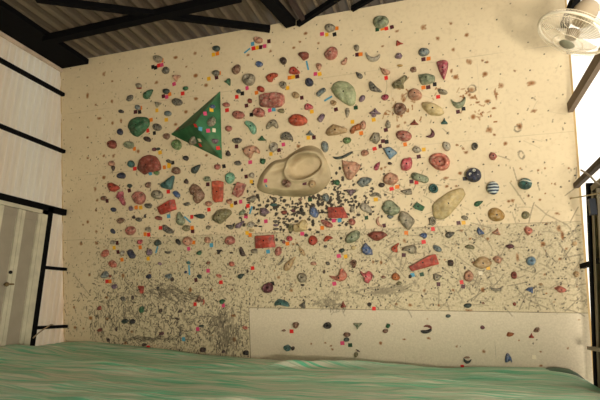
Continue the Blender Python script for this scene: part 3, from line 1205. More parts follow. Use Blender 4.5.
# ------------------------------------------------------------ hold shapes
def smoothpoly(hd):
    w, h = hd['w'] / 2, hd['h'] / 2; k = hd['kind']; rs = random.Random(int(hd['x'] * 91 + hd['y'] * 57)); p = []
    if k in 'rosjnkz':
        for i in range(26):
            a_ = i / 26 * 2 * math.pi; r_ = 1 + .05 * math.sin(2 * a_ + rs.random() * .1 + hd['x']) + .035 * math.sin(3 * a_ + hd['y'])
            if k in 'sz': r_ = 1
            if k == 'k': r_ *= 1 - .22 * math.exp(-((a_ - 4.4) / .5) ** 2)
            p.append((w * r_ * math.cos(a_), h * r_ * math.sin(a_)))
    elif k == 'x':
        n_ = rs.choice((6, 7, 8))
        for i in range(n_):
            a_ = (i + rs.uniform(-.3, .3)) / n_ * 2 * math.pi; r_ = rs.uniform(.72, 1.15); p.append((w * r_ * math.cos(a_), h * r_ * math.sin(a_)))
    elif k == 't': p = [(0, -h), (w * .35, 0), (w, h * .75), (w * .8, h), (-w * .85, h), (-w, h * .7), (-w * .3, -h * .1)]
    elif k == 'd': p = [(0, -h), (w * .45, -h * .45), (w * .95, h * .3), (w * .8, h * .75), (w * .25, h), (-w * .35, h * .98), (-w * .9, h * .65), (-w * .95, h * .2), (-w * .5, -h * .45)]
    elif k == 'l':
        r0 = min(w, h)
        for sgn in (1, -1):
            for i in range(7):
                a_ = -math.pi / 2 + i / 6 * math.pi; p.append((sgn * (w - r0 + r0 * math.cos(a_)), sgn * r0 * math.sin(a_)))
    elif k == 'c':
        for i in range(12): a_ = math.pi * i / 11; p.append((w * math.cos(a_), -h + 2 * h * math.sin(a_) ** .9))
        for i in range(1, 11): a_ = math.pi * (11 - i) / 11; p.append((w * .82 * math.cos(a_), -h + .95 * h * math.sin(a_)))
    a_ = -math.radians(hd['rot']); ca_, sa_ = math.cos(a_), math.sin(a_)
    return [(hd['x'] + x_ * ca_ - y_ * sa_, hd['y'] + x_ * sa_ + y_ * ca_) for x_, y_ in p]
def build_hold(hd, bolt=True):
    k = hd['kind']; px = hd.get('pts') or smoothpoly(hd)
    p0, n, onvol = surf(hd['x'], hd['y'])
    if not onvol: p0 = onwall(hd['x'], hd['y'])
    mind = min(hd['w'], hd['h']) * p0.dot(R @ Vector((0, 0, -1))) / F
    fac = dict(r=.5, o=.45, s=.85, z=.85, j=.6, n=.5, k=.5, x=.5, t=.5, d=.42, l=.55, c=.8, p=.42, m=.75).get(k, .45)
    H = min(.2 if k in 'sz' else .085, max(.022, mind * fac * 1.3))
    off = H * .3; pn = p0 + n * off
    pw = [hit(x_, y_, pn, n) - n * off for x_, y_ in px]
    mw = frame(p0 + n * .0015, n); mi = mw.inverted(); loc = [(mi @ q_).to_2d() for q_ in pw]
    if k == 'm' or k == 'c':
        # loft: left and right banks paired from tip to tip
        loc = resample(chaikin(loc, 2), 36); tip = 0
        if k == 'c': tip = max(range(36), key=lambda i: (loc[i] - loc[(i + 18) % 36]).length)
        else: tip = max(range(36), key=lambda i: (loc[i] - loc[(i + 18) % 36]).length)
        loc = loc[tip:] + loc[:tip]; med = [(loc[i] + loc[(-i) % 36]) / 2 for i in range(36)]; half = max((loc[i] - med[i]).length for i in range(36))
        H = min(.12, max(.015, half * 1.1)); prof = [(1, 0), (.97, .35), (.8, .75), (.5, .95), (0, 1)]
        vs = []; n_ = 36
        for s_, z_ in prof:
            for i in range(n_):
                q_ = med[i] + (loc[i] - med[i]) * s_; lw = min(1, (loc[i] - med[i]).length / half * 1.5 + .12); vs.append((q_.x, q_.y, z_ * H * lw))
        fs = [(r_ * n_ + i, r_ * n_ + (i + 1) % n_, (r_ + 1) * n_ + (i + 1) % n_, (r_ + 1) * n_ + i) for r_ in range(len(prof) - 1) for i in range(n_)]
        bm = bmesh.new(); me = mesh('x', vs, fs); bm.from_mesh(me); bpy.data.meshes.remove(me); bmesh.ops.remove_doubles(bm, verts=bm.verts, dist=.0004); top = H; cpt = med[9]
    else:
        isb = bool(hd.get('lab')) and 'block' in hd['lab'] or k == 'p' and hd['col'] == 'ros' and hd['x'] < 245
        block = hd.get('lab') and 'block' in hd['lab'] or k in 'tx'
        if isb and 'dusty' not in (hd.get('lab') or ''):
            q4 = [Vector(q_) for q_ in loc]; cpt = sum(q4, Vector((0, 0))) / len(q4); vs = []; H *= .8; xm = max(q_.x for q_ in q4) - cpt.x; n4 = len(q4)
            for lv in range(3):
                for q_ in q4:
                    d_ = q_ - cpt; rt = d_.x / xm > .45
                    vs.append((*(cpt + (d_ if lv < 2 else Vector((d_.x * (.52 if rt else .95), d_.y * (.9 if d_.y > 0 else .95))))), (0, H * (.45 if rt else .8), H)[lv]))
            fs = [tuple(range(n4 - 1, -1, -1)), tuple(range(2 * n4, 3 * n4))] + [(l_ * n4 + i, l_ * n4 + (i + 1) % n4, (l_ + 1) * n4 + (i + 1) % n4, (l_ + 1) * n4 + i) for l_ in (0, 1) for i in range(n4)]
            bm = bmesh.new(); me = mesh('x', vs, fs); bm.from_mesh(me); bpy.data.meshes.remove(me); bmesh.ops.recalc_face_normals(bm, faces=bm.faces)
            bmesh.ops.bevel(bm, geom=[e for e in bm.edges], offset=.004, segments=2, affect='EDGES')
            ob = link('climbing_hold', from_bm('climbing_hold', bm), holdmat(hd['col']), None, mw)
            bo = BOLT.copy(); COL.objects.link(bo); bo.parent = ob; bo.location = (cpt.x - xm * .05, cpt.y + xm * .12, H + .002); return ob
        loc = resample(chaikin(loc, 1 if (block or k == 'p') else 2, .12 if (block or k == 'p') else .25), 30); n_ = 30
        cpt = sum(loc, Vector((0, 0))) / n_; vs = []
        if hd.get('lab') and 'block' in hd['lab']: prof = [(1, 0), (.99, .3), (.86, .93), (.8, 1.0), (.5, 1.02), (.2, 1.04)]
        elif k in 'tx': prof = [(1, 0), (.97, .25), (.8, .62), (.55, .86), (.3, .97), (.12, 1)]
        elif k in 'sz': prof = [(.86, 0), (.95, .2), (1, .42), (.96, .62), (.82, .82), (.6, .94), (.3, 1), (.12, 1.01)]
        elif k == 'n': prof = [(1, 0), (1, .35), (.93, .7), (.8, .95), (.68, 1), (.58, .9), (.5, .6), (.44, .2), (.2, .12)]
        elif k == 'l': prof = [(1, 0), (1, .3), (.9, .7), (.7, .92), (.4, 1), (.15, 1)]
        else: prof = [(1, 0), (.995, .22), (.94, .48), (.82, .72), (.62, .9), (.38, .98), (.15, 1)]
        rs = hd['x'] * 3.1; tilt = rs % 1 * .35
        pr = max((q_ - cpt).length for q_ in loc)
        for s_, z_ in prof:
            for q_ in loc:
                p_ = cpt + (q_ - cpt) * s_; zz = z_ * H
                zz *= 1 + tilt * (-(p_.y - cpt.y) / pr) * (s_ > .05)
                if k in 'xtp' and z_ > 0: zz *= 1 + .5 * noise.noise((p_.x * 16 + rs, p_.y * 16, 1.7)) 
                elif z_ > 0 and k == 's': zz *= 1 + .35 * noise.noise((p_.x * 26 + rs, p_.y * 26, 3))
                elif z_ > 0 and k not in 'szn': zz *= 1 + .3 * noise.noise((p_.x * 22 + rs, p_.y * 22, 3))
                if k == 'j' and z_ > 0:
                    d_ = ((p_.x - cpt.x) / (pr * .42)) ** 2 + ((p_.y - cpt.y - pr * .18) / (pr * .36)) ** 2; zz -= H * .75 * max(0, 1 - d_)
                vs.append((p_.x, p_.y, max(zz, 0)))
        nr = len(prof); zc = sum(v_[2] for v_ in vs[-n_:]) / n_; vs.append((cpt.x, cpt.y, zc)); top = zc
        fs = [(r_ * n_ + i, r_ * n_ + (i + 1) % n_, (r_ + 1) * n_ + (i + 1) % n_, (r_ + 1) * n_ + i) for r_ in range(nr - 1) for i in range(n_)]
        fs += [((nr - 1) * n_ + i, (nr - 1) * n_ + (i + 1) % n_, len(vs) - 1) for i in range(n_)]
        bm = bmesh.new(); me = mesh('x', vs, fs); bm.from_mesh(me); bpy.data.meshes.remove(me)
    if k in 's':                                     # pockets of the ball holds
        pass
    mt = holdmat(hd['col'], 'striped' if k == 'z' else 'plain')
    if not bolt: return bm, mw, mt
    ob = link('climbing_hold', from_bm('climbing_hold', bm, k not in 'tx' and not (hd.get('lab') and 'block' in hd['lab'])), mt, None, mw)
    if k == 's':
        rr = hd['w'] / 2 * p0.dot(R @ Vector((0, 0, -1))) / F; bm = bmesh.new()
        if hd['col'] == 'tea': add_tube(bm, [(cpt.x + rr * a_, cpt.y + rr * b_, top * c_ + .002) for a_, b_, c_ in ((-.78, .42, .6), (-.4, .5, .82), (0, .36, .96), (.4, .22, .93), (.8, .16, .62))], .007, 6); nm_ = 'stripe'
        else:
            for a_, b_ in ((.02, .5), (-.45, .05), (.3, -.1)): add_tube(bm, [(cpt.x + rr * (a_ + .13 * math.cos(q_)), cpt.y + rr * (b_ + .13 * math.sin(q_)), top * .93) for q_ in [i * .785 for i in range(8)]], .006, 6, True)
            nm_ = 'bolt_hole_rim'
        so2 = link(nm_, from_bm(nm_, bm, True), mat('chalky_white_paint', (196, 196, 182), .7)); so2.parent = ob
    if min(hd['w'], hd['h']) > 5.6 and k not in 'zc':
        br = min(.011, mind * .09); bo = BOLT.copy(); COL.objects.link(bo); bo.parent = ob; bo.location = (cpt.x, cpt.y, top - .001); bo.scale = (br / .01, br / .01, 1)
    return ob
boltmat = mat('dark_bolt_steel', (24, 22, 22), .4, .6)
bm = bmesh.new(); bmesh.ops.create_cone(bm, cap_ends=True, segments=12, radius1=.01, radius2=.0085, depth=.005)
BOLT = bpy.data.objects.new('bolt', from_bm('bolt', bm)); BOLT.data.materials.append(boltmat)

# extra small things on the volumes
for q_ in (dict(kind='n', x=286.8, y=183.5, w=7.5, h=7, rot=0, col='brn'), dict(kind='o', x=312.2, y=184, w=8, h=7.5, rot=0, col='tan'),
           dict(kind='x', x=192.7, y=141.5, w=7.5, h=9.5, rot=10, col='gry'), dict(kind='x', x=215.5, y=140.8, w=8, h=5.5, rot=0, col='pur'),
           dict(kind='o', x=211.5, y=122.5, w=8.5, h=7.5, rot=0, col='gry')): q_['lab'] = None; holds.append(q_)
tapes += [(304.5, 183.4, 'm'), (265.6, 180.8, 'p'), (177.5, 128.7, 'r'), (200.3, 129, 'b'), (199.7, 140.2, 'w'), (200.3, 145.0, 'r'), (208, 130.7, 'p'), (214, 130.3, 'w'),
          (218, 148, 'r'), (205, 113.6, 'p'), (195.5, 125.4, 'r')]
strips.append((262.8, 183.9, 268.6, 186.6))
# ------------------------------------------------------------ labels that single each thing out
LM = [(h_['x'], h_['y'], h_['lab'], h_) for h_ in holds if h_.get('lab')]
LM += [(205, 125, 'the large green triangular volume', None), (294, 173, 'the big cream cratered volume', None)]
SECT = ['right of', 'above and right of', 'above', 'above and left of', 'left of', 'below and left of', 'below', 'below and right of']
def sector(dx, dy): return int(((math.degrees(math.atan2(-dy, dx)) + 22.5) % 360) // 45)
SHP = dict(r='round', o='oval', s='ball-shaped', z='ball-shaped', j='hollowed', n='ring-shaped', k='kidney-shaped', x='knobbly', t='triangular', d='teardrop', l='capsule-shaped', c='crescent', p='angular', m='curved')
def relabel(items, keyf, textf):
    groups = {}
    for it in items: groups.setdefault(keyf(it), []).append(it)
    for key, g in groups.items():
        table = {}
        for (lx, ly, ph, own) in LM:
            by = {}
            for it in g:
                if it is own: continue
                dx, dy = it['x'] - lx, it['y'] - ly; by.setdefault(sector(dx, dy), []).append((math.hypot(dx, dy), id(it)))
            for sct, lst in by.items():
                lst.sort()
                for rank, (dist, i_) in enumerate(lst[:3]):
                    if rank and dist - lst[rank - 1][0] < 1.0: break
                    table.setdefault(i_, []).append((dist + rank * 120 + (25 if sct % 2 else 0), rank, sct, ph))
        used_l = set()
        for it in g:
            if it.get('lab'): continue
            for (_, rank, sct, ph) in sorted(table.get(id(it), [])):
                l_ = '%s %s %s %s' % (textf(it), ('nearest', 'second nearest', 'third nearest')[rank], SECT[sct], ph)
                if len(l_.replace('-', ' ').split()) <= 16 and l_ not in used_l: it['label'] = l_; used_l.add(l_); break
for h_ in holds:
    if h_.get('lab'):
        l_ = h_['lab'].replace('the ', '', 1) if h_['lab'].startswith('the ') else h_['lab']
        h_['label'] = l_ + ' on the climbing wall' if len(l_.split()) < 7 else l_
relabel(holds, lambda i: PAL[i['col']][1], lambda i: '%s %s hold' % (PAL[i['col']][1], SHP[i['kind']]))
TN = dict(y='yellow', o='orange', r='red', m='maroon', k='black', p='pink', b='light blue', g='dark green', w='white')
tl = [dict(x=x_, y=y_, col=c_) for x_, y_, c_ in tapes]
relabel(tl, lambda i: i['col'], lambda i: '%s tape square' % TN[i['col']])
sl = [dict(x=(a_[0] + a_[2]) / 2, y=(a_[1] + a_[3]) / 2, seg=a_) for a_ in strips]
relabel(sl, lambda i: 1, lambda i: 'long blue tape strip')

holds.sort(key=lambda h_: -(h_['w'] * h_['h']))
LIM = 300
for h_ in holds[:LIM]:
    ob = build_hold(h_); tag(ob, h_.get('label', '%s %s climbing hold among the others on the wall' % (PAL[h_['col']][1], SHP[h_['kind']])), 'climbing hold', 'climbing holds bolted to the wall')
# the many smallest ones: one object
allv = []; allf = []; mi_ = []; mats_ = []
for h_ in holds[LIM:]:
    bm, mw, mt = build_hold(h_, False); bm.transform(mw); bmesh.ops.recalc_face_normals(bm, faces=bm.faces); bm.verts.index_update(); o0 = len(allv)
    if mt not in mats_: mats_.append(mt)
    allv += [v_.co.copy() for v_ in bm.verts]
    for f_ in bm.faces: allf.append([o0 + v_.index for v_ in f_.verts]); mi_.append(mats_.index(mt))
    bm.free()
me = mesh('small_climbing_holds', allv, allf, True)
for m_ in mats_: me.materials.append(m_)
me.polygons.foreach_set('material_index', mi_)
so = link('small_climbing_holds', me); tag(so, 'scattered tiny dark footholds and screw-on chips across the wall', 'climbing holds', None, 'stuff')

# ------------------------------------------------------------ tape
TC = dict(y=(228, 172, 28), o=(222, 120, 24), r=(214, 30, 30), m=(74, 18, 28), k=(18, 15, 16), p=(206, 62, 110), b=(74, 150, 180), g=(14, 62, 36), w=(226, 214, 184))
def tmat(k): return mat('tape_' + TN[k].replace(' ', '_'), TC[k], .5, 0, .1, 20, k=.95)
tmesh = {}
def rag(w, h, rs):
    vs = []; c_ = [(-w, -h), (w, -h), (w, h), (-w, h)]; c_ = [(a_ + rs.uniform(-.07, .07) * w, b_ + rs.uniform(-.07, .07) * h) for a_, b_ in c_]
    for z_ in (0, .0012): vs += [(a_, b_, z_) for a_, b_ in c_]
    return mesh('tape_marker', vs, [(4, 5, 6, 7), (0, 1, 5, 4), (1, 2, 6, 5), (2, 3, 7, 6), (3, 0, 4, 7)])
for it in tl:
    p_, n_, _ = surf(it['x'], it['y']); rs = random.Random(int(it['x'] * 77 + it['y'] * 31)); sz = 1.9 * p_.dot(R @ Vector((0, 0, -1))) / F
    key = (it['col'], rs.randrange(4))
    if key not in tmesh: tmesh[key] = rag(1, 1, rs); tmesh[key].materials.append(tmat(it['col']))
    mw = frame(p_ + n_ * (.002 + .0004 * rs.random()), n_) @ Matrix.Rotation(rs.uniform(-.12, .12) + .05, 4, 'Z') @ Matrix.Diagonal((sz * rs.uniform(.9, 1.12), sz, 1, 1))
    ob = bpy.data.objects.new('tape_marker', tmesh[key]); COL.objects.link(ob); ob.matrix_world = mw
    tag(ob, it.get('label', TN[it['col']] + ' tape square on the climbing wall'), 'tape marker', 'coloured tape squares marking the routes')
for it in sl:
    a_ = it['seg']; p0_, n_, _ = surf(a_[0], a_[1]); p1_, _, _ = surf(a_[2], a_[3])
    mw = frame((p0_ + p1_) / 2 + n_ * .003, n_); q0 = (mw.inverted() @ p0_).to_2d(); q1 = (mw.inverted() @ p1_).to_2d(); d_ = (q1 - q0).normalized(); s_ = Vector((-d_.y, d_.x)) * .011
    vs = [(q_.x, q_.y, z_) for z_ in (0, .0012) for q_ in (q0 - s_, q1 - s_, q1 + s_, q0 + s_)]
    ob = link('tape_strip', mesh('tape_strip', vs, [(4, 5, 6, 7), (0, 1, 5, 4), (1, 2, 6, 5), (2, 3, 7, 6), (3, 0, 4, 7)]), tmat('b'), None, mw)
    tag(ob, it.get('label', 'blue tape strip on the climbing wall'), 'tape strip', 'blue tape strips marking a route')

# ------------------------------------------------------------ the mat under its green tarpaulin
edge = [(-5.19, 343.0), ]
EP = [(64, 342), (85, 340.8), (125, 345), (170, 349.5), (200, 354), (250, 358), (300, 361), (350, 363.5), (400, 366), (450, 368), (475, 366.5), (500, 366.5), (540, 366.8), (556, 369), (570, 371.5), (580, 376), (592, 383)]
ex = []; ez = []
for x_, y_ in EP:
    p_ = onwall(x_, y_, .02); ex.append(p_.x); ez.append(p_.z)
zl = onleft(0, 345.5).z; zl2 = onleft(35, 344).z
def matz(x, y):
    ze = float(np.interp(x, ex, ez)); yw = 5.33
    k_ = min(1, max(0, (yw - y) / 1.3)); base = -.60 + .02 * math.sin(x * 1.1 + .6)
    if x < -4.4: base = base + (zl - base) * min(1, (-4.4 - x) / .5)
    z_ = ze * (1 - k_ ** .8) + base * k_ ** .8
    wv = .018 * math.sin((y + .12 * math.sin(x * 1.3)) * 5.2 + x * .35) + .012 * math.sin(y * 11 + x * .9 + 2 * noise.noise((x * .5, y, 1)))
    wv += .03 * noise.noise((x * .8, y * 2.6, 5)) + .018 * noise.noise((x * 2.4, y * 6, 9)) + .012 * noise.noise((x * 4, y * 13, 2)) - .012
    # ridge of bunched tarpaulin running from the wall towards the right foreground
    d_ = (y - (4.75 + .35 * math.sin((x + 1.6) * 1.6))); wv += .08 * math.exp(-(d_ / .08) ** 2) * math.exp(-((x + 1.3) / 1.0) ** 2)
    z_ += wv * min(1, k_ * 4 + .12)
    if x > .9: z_ -= .10 * ((x - .9) / .35) ** 2 * min(1, k_ * 3)
    return z_
X0, X1, Y0_, Y1_ = XL + .03, XR - .03, .9, 5.36; NX, NY = 300, 240; vs = []; fs = []
for j in range(NY + 1):
    y_ = Y0_ + (Y1_ - Y0_) * j / NY
    for i in range(NX + 1):
        x_ = X0 + (X1 - X0) * i / NX; vs.append((x_, y_, matz(x_, y_)))
for j in range(NY):
    for i in range(NX): a_ = j * (NX + 1) + i; fs.append((a_, a_ + 1, a_ + NX + 2, a_ + NX + 1))
rim = [i for i in range(NX + 1)] + [j * (NX + 1) + NX for j in range(1, NY + 1)] + [NY * (NX + 1) + i for i in range(NX - 1, -1, -1)] + [j * (NX + 1) for j in range(NY - 1, 0, -1)]
b0 = len(vs)
for r_ in rim: vs.append((vs[r_][0], vs[r_][1], FLOOR + .002))
L_ = len(rim)
for k in range(L_): fs.append((rim[(k + 1) % L_], rim[k], b0 + k, b0 + (k + 1) % L_))
m, t, b, o = nt('dusty_green_tarpaulin')
f = noisen(t, 1.0, 6, 'Object', (.8, 16, 2), 1.6); f2 = noisen(t, 1.0, 5, 'Object', (2.5, 30, 4), .6); f3 = noisen(t, .35, 3)
c = mixn(t, ramp(t, f, .40, .60), lin((88, 194, 152)), lin((208, 216, 192))); c = mixn(t, ramp(t, f2, .42, .68, 0, .5), c, lin((204, 200, 178)))
c = mixn(t, ramp(t, f3, .45, .62, 0, .35), c, lin((66, 184, 148)))
t.links.new(c, b.inputs['Base Color']); b.inputs['Roughness'].default_value = .42; bump(t, b, f2, .03, .9)
mo = link('landing_mat', mesh('landing_mat', vs, fs, True), m)
tag(mo, 'thick landing mat under a dusty green tarpaulin along the foot of the climbing wall', 'landing mat')
# loose dark fold of the tarpaulin at the right end
pts = [onwall(x_, y_, .05) for x_, y_ in ((545, 369.2), (553, 369.6), (561, 370.6), (569, 371.8), (577, 376), (584, 380.5))]
vs = []; fs = []
for i, p_ in enumerate(pts):
    for j, (dy, dz) in enumerate(((.03, .012), (-.04, .03), (-.16, .018), (-.24, -.03), (-.22, -.045), (.0, -.02))): vs.append((p_.x, p_.y + dy, p_.z + dz * (1 if 0 < i < 5 else .4)))
for i in range(5):
    for j in range(6): fs.append((i * 6 + j, (i + 1) * 6 + j, (i + 1) * 6 + (j + 1) % 6, i * 6 + (j + 1) % 6))
fs += [tuple(range(5, -1, -1)), tuple(range(30, 36))]
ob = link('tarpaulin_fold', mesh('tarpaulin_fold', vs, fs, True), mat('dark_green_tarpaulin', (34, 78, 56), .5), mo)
ob['label'] = 'dark loose fold at the right end'

# ------------------------------------------------------------ door on the left wall
alu = mat('pale_grey_door_frame', (196, 190, 168), .5, .1); leafm = mat('grey_door_leaf', (150, 141, 124), .6, 0, .05)
XD = XL + .06
def onD(x, y): return hit(x, y, Vector((XD, 0, 0)), XN)
ytop = z3 - .045
yA = POSTY - .045; y_st = onD(18, 215).y; y_st0 = onD(24, 215).y
d1 = bpy.data.objects.new('door_1', None); COL.objects.link(d1); d1.location = (XD, yA, FLOOR); d1['kind'] = 'structure'
bpy.context.view_layer.update()
def dpart(name, bm, m_, par):
    me = from_bm(name, bm); o_ = link(name, me, m_); bpy.context.view_layer.update(); o_.parent = par; o_.matrix_parent_inverse = par.matrix_world.inverted(); return o_
def rect(bm, ya, yb, za, zb_, x0, x1):
    add_box(bm, ((x0 + x1) / 2, ya, (za + zb_) / 2), ((x0 + x1) / 2, yb, (za + zb_) / 2), x1 - x0, zb_ - za)
ymeet = (onD(15, 215).y + onD(25, 215).y) / 2
bm = bmesh.new(); rect(bm, yA - .09, yA, FLOOR, ytop, XD - .02, XD + .03); rect(bm, -.2, yA, ytop - .05, ytop, XD - .02, XD + .03); dpart('door_frame', bm, alu, d1)
wleaf = yA - .09 - ymeet
for q in range(4):
    y1 = yA - .095 - q * (wleaf + .0); y0 = y1 - wleaf + .005
    bm = bmesh.new(); zt = ytop - .055
    rect(bm, y0, y1, FLOOR + .02, zt, XD - .015, XD + .005)
    leaf = dpart('door_leaf', bm, leafm, d1)
    bm = bmesh.new()
    for (ya, yb, za, zb_) in ((y0, y0 + .05, FLOOR + .02, zt), (y1 - .05, y1, FLOOR + .02, zt)): rect(bm, ya, yb, za, zb_, XD, XD + .028)
    dpart('stile', bm, alu, leaf)
    bm = bmesh.new()
    for za, zb_ in ((zt - .1, zt), (-.03, -.018), (FLOOR + .02, FLOOR + .12)): rect(bm, y0 + .051, y1 - .051, za, zb_, XD, XD + .014)
    dpart('rail', bm, leafm, leaf)
    if q == 1:
        bm = bmesh.new(); hp = onD(7.5, 272.3); bmesh.ops.create_uvsphere(bm, u_segments=12, v_segments=8, radius=.022, matrix=Matrix.Translation((XD + .05, hp.y, hp.z))); dpart('door_lock', bm, boltmat, leaf)
        bm = bmesh.new(); hp = onD(3, 284.3); bmesh.ops.create_uvsphere(bm, u_segments=12, v_segments=8, radius=.028, matrix=Matrix.Translation((XD + .06, hp.y, hp.z)))
        add_tube(bm, [(XD + .02, hp.y, hp.z), (XD + .06, hp.y, hp.z), (XD + .065, hp.y + .09, hp.z + .005)], .011); dpart('door_handle', bm, mat('tarnished_brass', (120, 100, 70), .4, .6), leaf)
cab = tube('cable', [onleft(33, 338, .1), onleft(38, 333.5, .1), onleft(44, 329, .1), onleft(51, 324.5, .1), onleft(53, 325, .09)], .009, mat('tan_cable_sheath', (150, 130, 100)))
tag(cab, 'thin tan cable hanging over the lowest black rail beside the door', 'cable')

# ------------------------------------------------------------ right side: girts, post, window
def girt(px, w, h, m_, yend=None):
    p_ = onright(*px); ye = ywall(p_.z) - .03; trim((XR - .02, YF, p_.z), (XR - .02, min(ye, yend or 9), p_.z), w, h, m_)
girt((588, 78), .045, .10, brownsteel); girt((570.5, 11), .06, .09, steel)
girt((586, 176), .045, .05, mat('dark_brown_eave', (74, 60, 46), .8))
girt((588, 264.5), .04, .045, steel)
olive = mat('olive_window_frame', (116, 104, 78), .5, .1); pa, pb = onright(590.0, 184), onright(597.3, 400)
w1 = bpy.data.objects.new('window_1', None); COL.objects.link(w1); w1.location = pa; w1['kind'] = 'structure'; bpy.context.view_layer.update()
def wbar(name, x0, y0, x1, y1, w_, m_, dx=-.02):
    bm = bmesh.new(); add_box(bm, onright(x0, y0, dx), onright(x1, y1, dx), w_, .05, Vector((1, 0, 0))); return dpart(name, bm, m_, w1)
dp = mat('dark_window_glass', (16, 18, 24), .15); bm = bmesh.new()
q_ = [onright(x_, y_, .02) for x_, y_ in ((592, 184), (640, 150), (660, 420), (600, 410))]
vs_ = [bm.verts.new(p_) for p_ in q_] + [bm.verts.new(p_ + Vector((.008, 0, 0))) for p_ in q_]
for f_ in ((0, 1, 2, 3), (7, 6, 5, 4), (0, 4, 5, 1), (1, 5, 6, 2), (2, 6, 7, 3), (3, 7, 4, 0)): bm.faces.new([vs_[i] for i in f_])
dpart('pane', bm, dp, w1)
wbar('post', 589.5, 183, 598.3, 405, .05, steel, -.03)
wbar('frame', 595.2, 192, 602.5, 410, .05, olive); wbar('frame', 599.5, 188, 612, 410, .03, olive); wbar('frame', 594, 189, 640, 150, .05, olive)
bm = bmesh.new(); p_ = onright(592.3, 207, -.07); add_box(bm, p_ - Vector((0, 0, .07)), p_ + Vector((0, 0, .07)), .055, .05, Vector((1, 0, 0)))
bx = link('junction_box', from_bm('junction_box', bm), mat('dark_blue_plastic', (26, 34, 48), .5)); tag(bx, 'small dark blue electrical box on the post at the right window', 'electrical box')
c1 = tube('cable', [onwall(571, 198, .004), onwall(573.5, 198, .03), onright(583, 196.3, -.12), onright(600, 193.2, -.12), onright(640, 186, -.12)], .006, mat('pale_cable_sheath', (196, 178, 140)))
tag(c1, 'pale cable stretched from the right edge of the climbing wall towards the window', 'cable')
c2_ = tube('cable', [onright(581, 170, -.09), onright(586, 173, -.12), onright(591, 177, -.12), onright(596, 182.5, -.12), onright(604, 186, -.1)], .008, mat('grey_cable_sheath', (150, 140, 124)))
tag(c2_, 'grey cable drooping under the brown beam at the top of the right window', 'cable')
bm = bmesh.new(); add_box(bm, onright(590, 348, -.09), onright(612, 352, -.09), .03, .05, Vector((1, 0, 0)))
br_ = link('clamp_bracket', from_bm('clamp_bracket', bm), mat('worn_grey_metal', (150, 138, 120), .5, .4)); tag(br_, 'short grey metal clamp across the foot of the right post', 'bracket')

# ------------------------------------------------------------ the wall fan
fc = ray(573, 33.5); dep = 3.45; fwd = R @ Vector((0, 0, -1)); FC = fc * (dep / fc.dot(fwd)); right = R @ Vector((1, 0, 0)); upv = R @ Vector((0, 1, 0))
vr = FC.normalized(); lt = right * -.50 + upv * -.87; lt = (lt - vr * lt.dot(vr)).normalized(); ax = (-vr * .5 + lt * .866).normalized()
xax = lt.cross(vr); xax = (xax - ax * xax.dot(ax)).normalized(); yax = ax.cross(xax); RF = .255
MF = Matrix((xax, yax, ax)).transposed().to_4x4(); MF.translation = FC
fanp = mat('cream_fan_plastic', (236, 226, 204), .4); wirem = mat('cream_coated_wire', (232, 220, 196), .4)
fan = bpy.data.objects.new('wall_fan', None); COL.objects.link(fan); fan.matrix_world = MF
tag(fan, 'cream wall-mounted fan with round wire cage at the upper right corner', 'fan')
def fpart(name, me, m_, par=None):
    o_ = link(name, me, m_); o_.parent = par or fan; return o_
def circ(r_, z_, n_=48): return [(r_ * math.cos(2 * math.pi * k / n_), r_ * math.sin(2 * math.pi * k / n_), z_) for k in range(n_)]
bm = bmesh.new(); add_tube(bm, circ(RF, .0, 64), .010, 8, True); fpart('cage_rim', from_bm('cage_rim', bm, True), fanp)
for nm, sg in (('front_grille', 1), ('rear_grille', -1)):
    bm = bmesh.new()
    for k in range(72):
        a_ = 2 * math.pi * k / 72; ca_, sa_ = math.cos(a_), math.sin(a_); pr_ = [(RF, .0), (RF * .97, .03), (RF * .8, .055), (RF * .5, .08), (.05, .09)]
        add_tube(bm, [(r_ * ca_, r_ * sa_, sg * z_) for r_, z_ in pr_], .0009, 3)
    for r_, z_ in ((RF * .97, .03), (RF * .42, .083)): add_tube(bm, circ(r_, sg * z_), .0025, 4, True)
    fpart(nm, from_bm(nm, bm), wirem)
def flathe(name, prof, m_, par=None): 
    o_ = lathe(name, prof, Matrix.Identity(4), m_); o_.parent = par or fan; return o_
flathe('badge', [(.01, .09), (.052, .09), (.056, .093), (.052, .099), (.01, .102)], mat('grey_green_badge', (132, 130, 110), .5))
flathe('hub', [(.02, -.02), (.045, -.02), (.05, 0), (.04, .04), (.015, .05)], mat('grey_hub', (150, 136, 116), .5))
flathe('motor_housing', [(.03, -.26), (.07, -.25), (.085, -.2), (.085, -.13), (.07, -.098), (.03, -.095)], mat('beige_motor_housing', (170, 154, 128), .5))
bmat_, t, b, o = nt('translucent_fan_blade'); b.inputs['Base Color'].default_value = (*lin((232, 222, 200)), 1); b.inputs['Roughness'].default_value = .25
tp = t.nodes.new('ShaderNodeBsdfTransparent'); mx = t.nodes.new('ShaderNodeMixShader'); mx.inputs[0].default_value = .5
t.links.new(b.outputs[0], mx.inputs[1]); t.links.new(tp.outputs[0], mx.inputs[2]); t.links.new(mx.outputs[0], o.inputs[0])
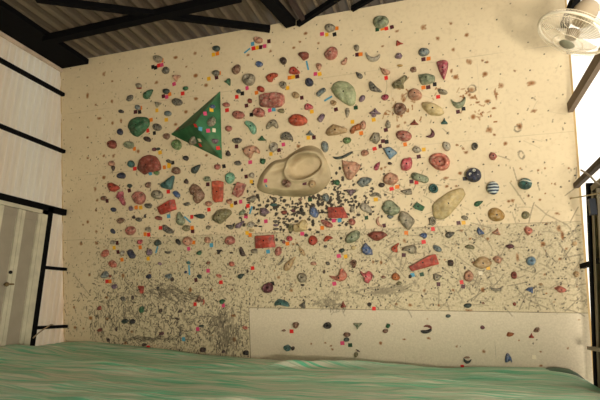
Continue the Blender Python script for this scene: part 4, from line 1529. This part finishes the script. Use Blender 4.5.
for kb in range(3):
    vs = []; fs = []; a0 = kb * 2.094 + .9
    for i in range(8):
        r_ = .04 + (RF * .9 - .04) * i / 7; wd = (.45 + .55 * math.sin(min(1, i / 5) * 1.57)) * .62
        for j in range(6):
            s_ = j / 5 - .5; a_ = a0 + s_ * wd * 1.5 + .25 * i / 7; vs.append((r_ * math.cos(a_), r_ * math.sin(a_), s_ * -.07 + .01))
    for i in range(7):
        for j in range(5): a_ = i * 6 + j; fs.append((a_, a_ + 6, a_ + 7, a_ + 1))
    me = mesh('blade', vs, fs, True); ob = fpart('blade', me, bmat_); md = ob.modifiers.new('thickness', 'SOLIDIFY'); md.thickness = .003
# arm back to the right wall, and wall plate
bpy.context.view_layer.update()
inv = MF.inverted(); back = MF @ Vector((0, 0, -.2)); wl = Vector((XR - .01, back.y + .12, back.z + .05))
bm = bmesh.new(); add_tube(bm, [inv @ p_ for p_ in (back, back + Vector((.05, .03, .06)), back.lerp(wl, .6) + Vector((0, 0, .03)), wl)], .022, 10); fpart('arm', from_bm('arm', bm, True), fanp)
bm = bmesh.new(); add_box(bm, wl - Vector((0, 0, .09)), wl + Vector((0, 0, .09)), .1, .03, Vector((1, 0, 0))); bm.transform(inv); fpart('wall_plate', from_bm('wall_plate', bm), fanp)

# ------------------------------------------------------------ light
W = bpy.data.worlds.new('World'); S.world = W; W.use_nodes = True; bg = W.node_tree.nodes['Background']
bg.inputs[0].default_value = (1.0, .955, .88, 1); bg.inputs[1].default_value = WORLD
def area(name, loc, to, sx, sy, power, col):
    l = bpy.data.lights.new(name, 'AREA'); l.shape = 'RECTANGLE'; l.size = sx; l.size_y = sy; l.energy = power; l.color = col
    o_ = bpy.data.objects.new(name, l); COL.objects.link(o_); o_.location = loc; o_.rotation_euler = (Vector(to) - Vector(loc)).to_track_quat('-Z', 'Y').to_euler(); return o_
area('daylight_opening', KEYLOC, (-2.0, 5.0, 1.6), KSX, KSY, KEY, (1.0, .90, .75))
l = bpy.data.lights.new('sun', 'SUN'); l.energy = SUN; l.angle = math.radians(8); l.color = (1, .93, .82)
so_ = bpy.data.objects.new('sun', l); COL.objects.link(so_); so_.rotation_euler = Vector((-1, .12, -.75)).to_track_quat('-Z', 'Y').to_euler()
S.view_settings.view_transform = 'Standard'; S.view_settings.look = 'None'; S.view_settings.gamma = 1; S.view_settings.use_curve_mapping = False
S.view_settings.exposure = EXPO
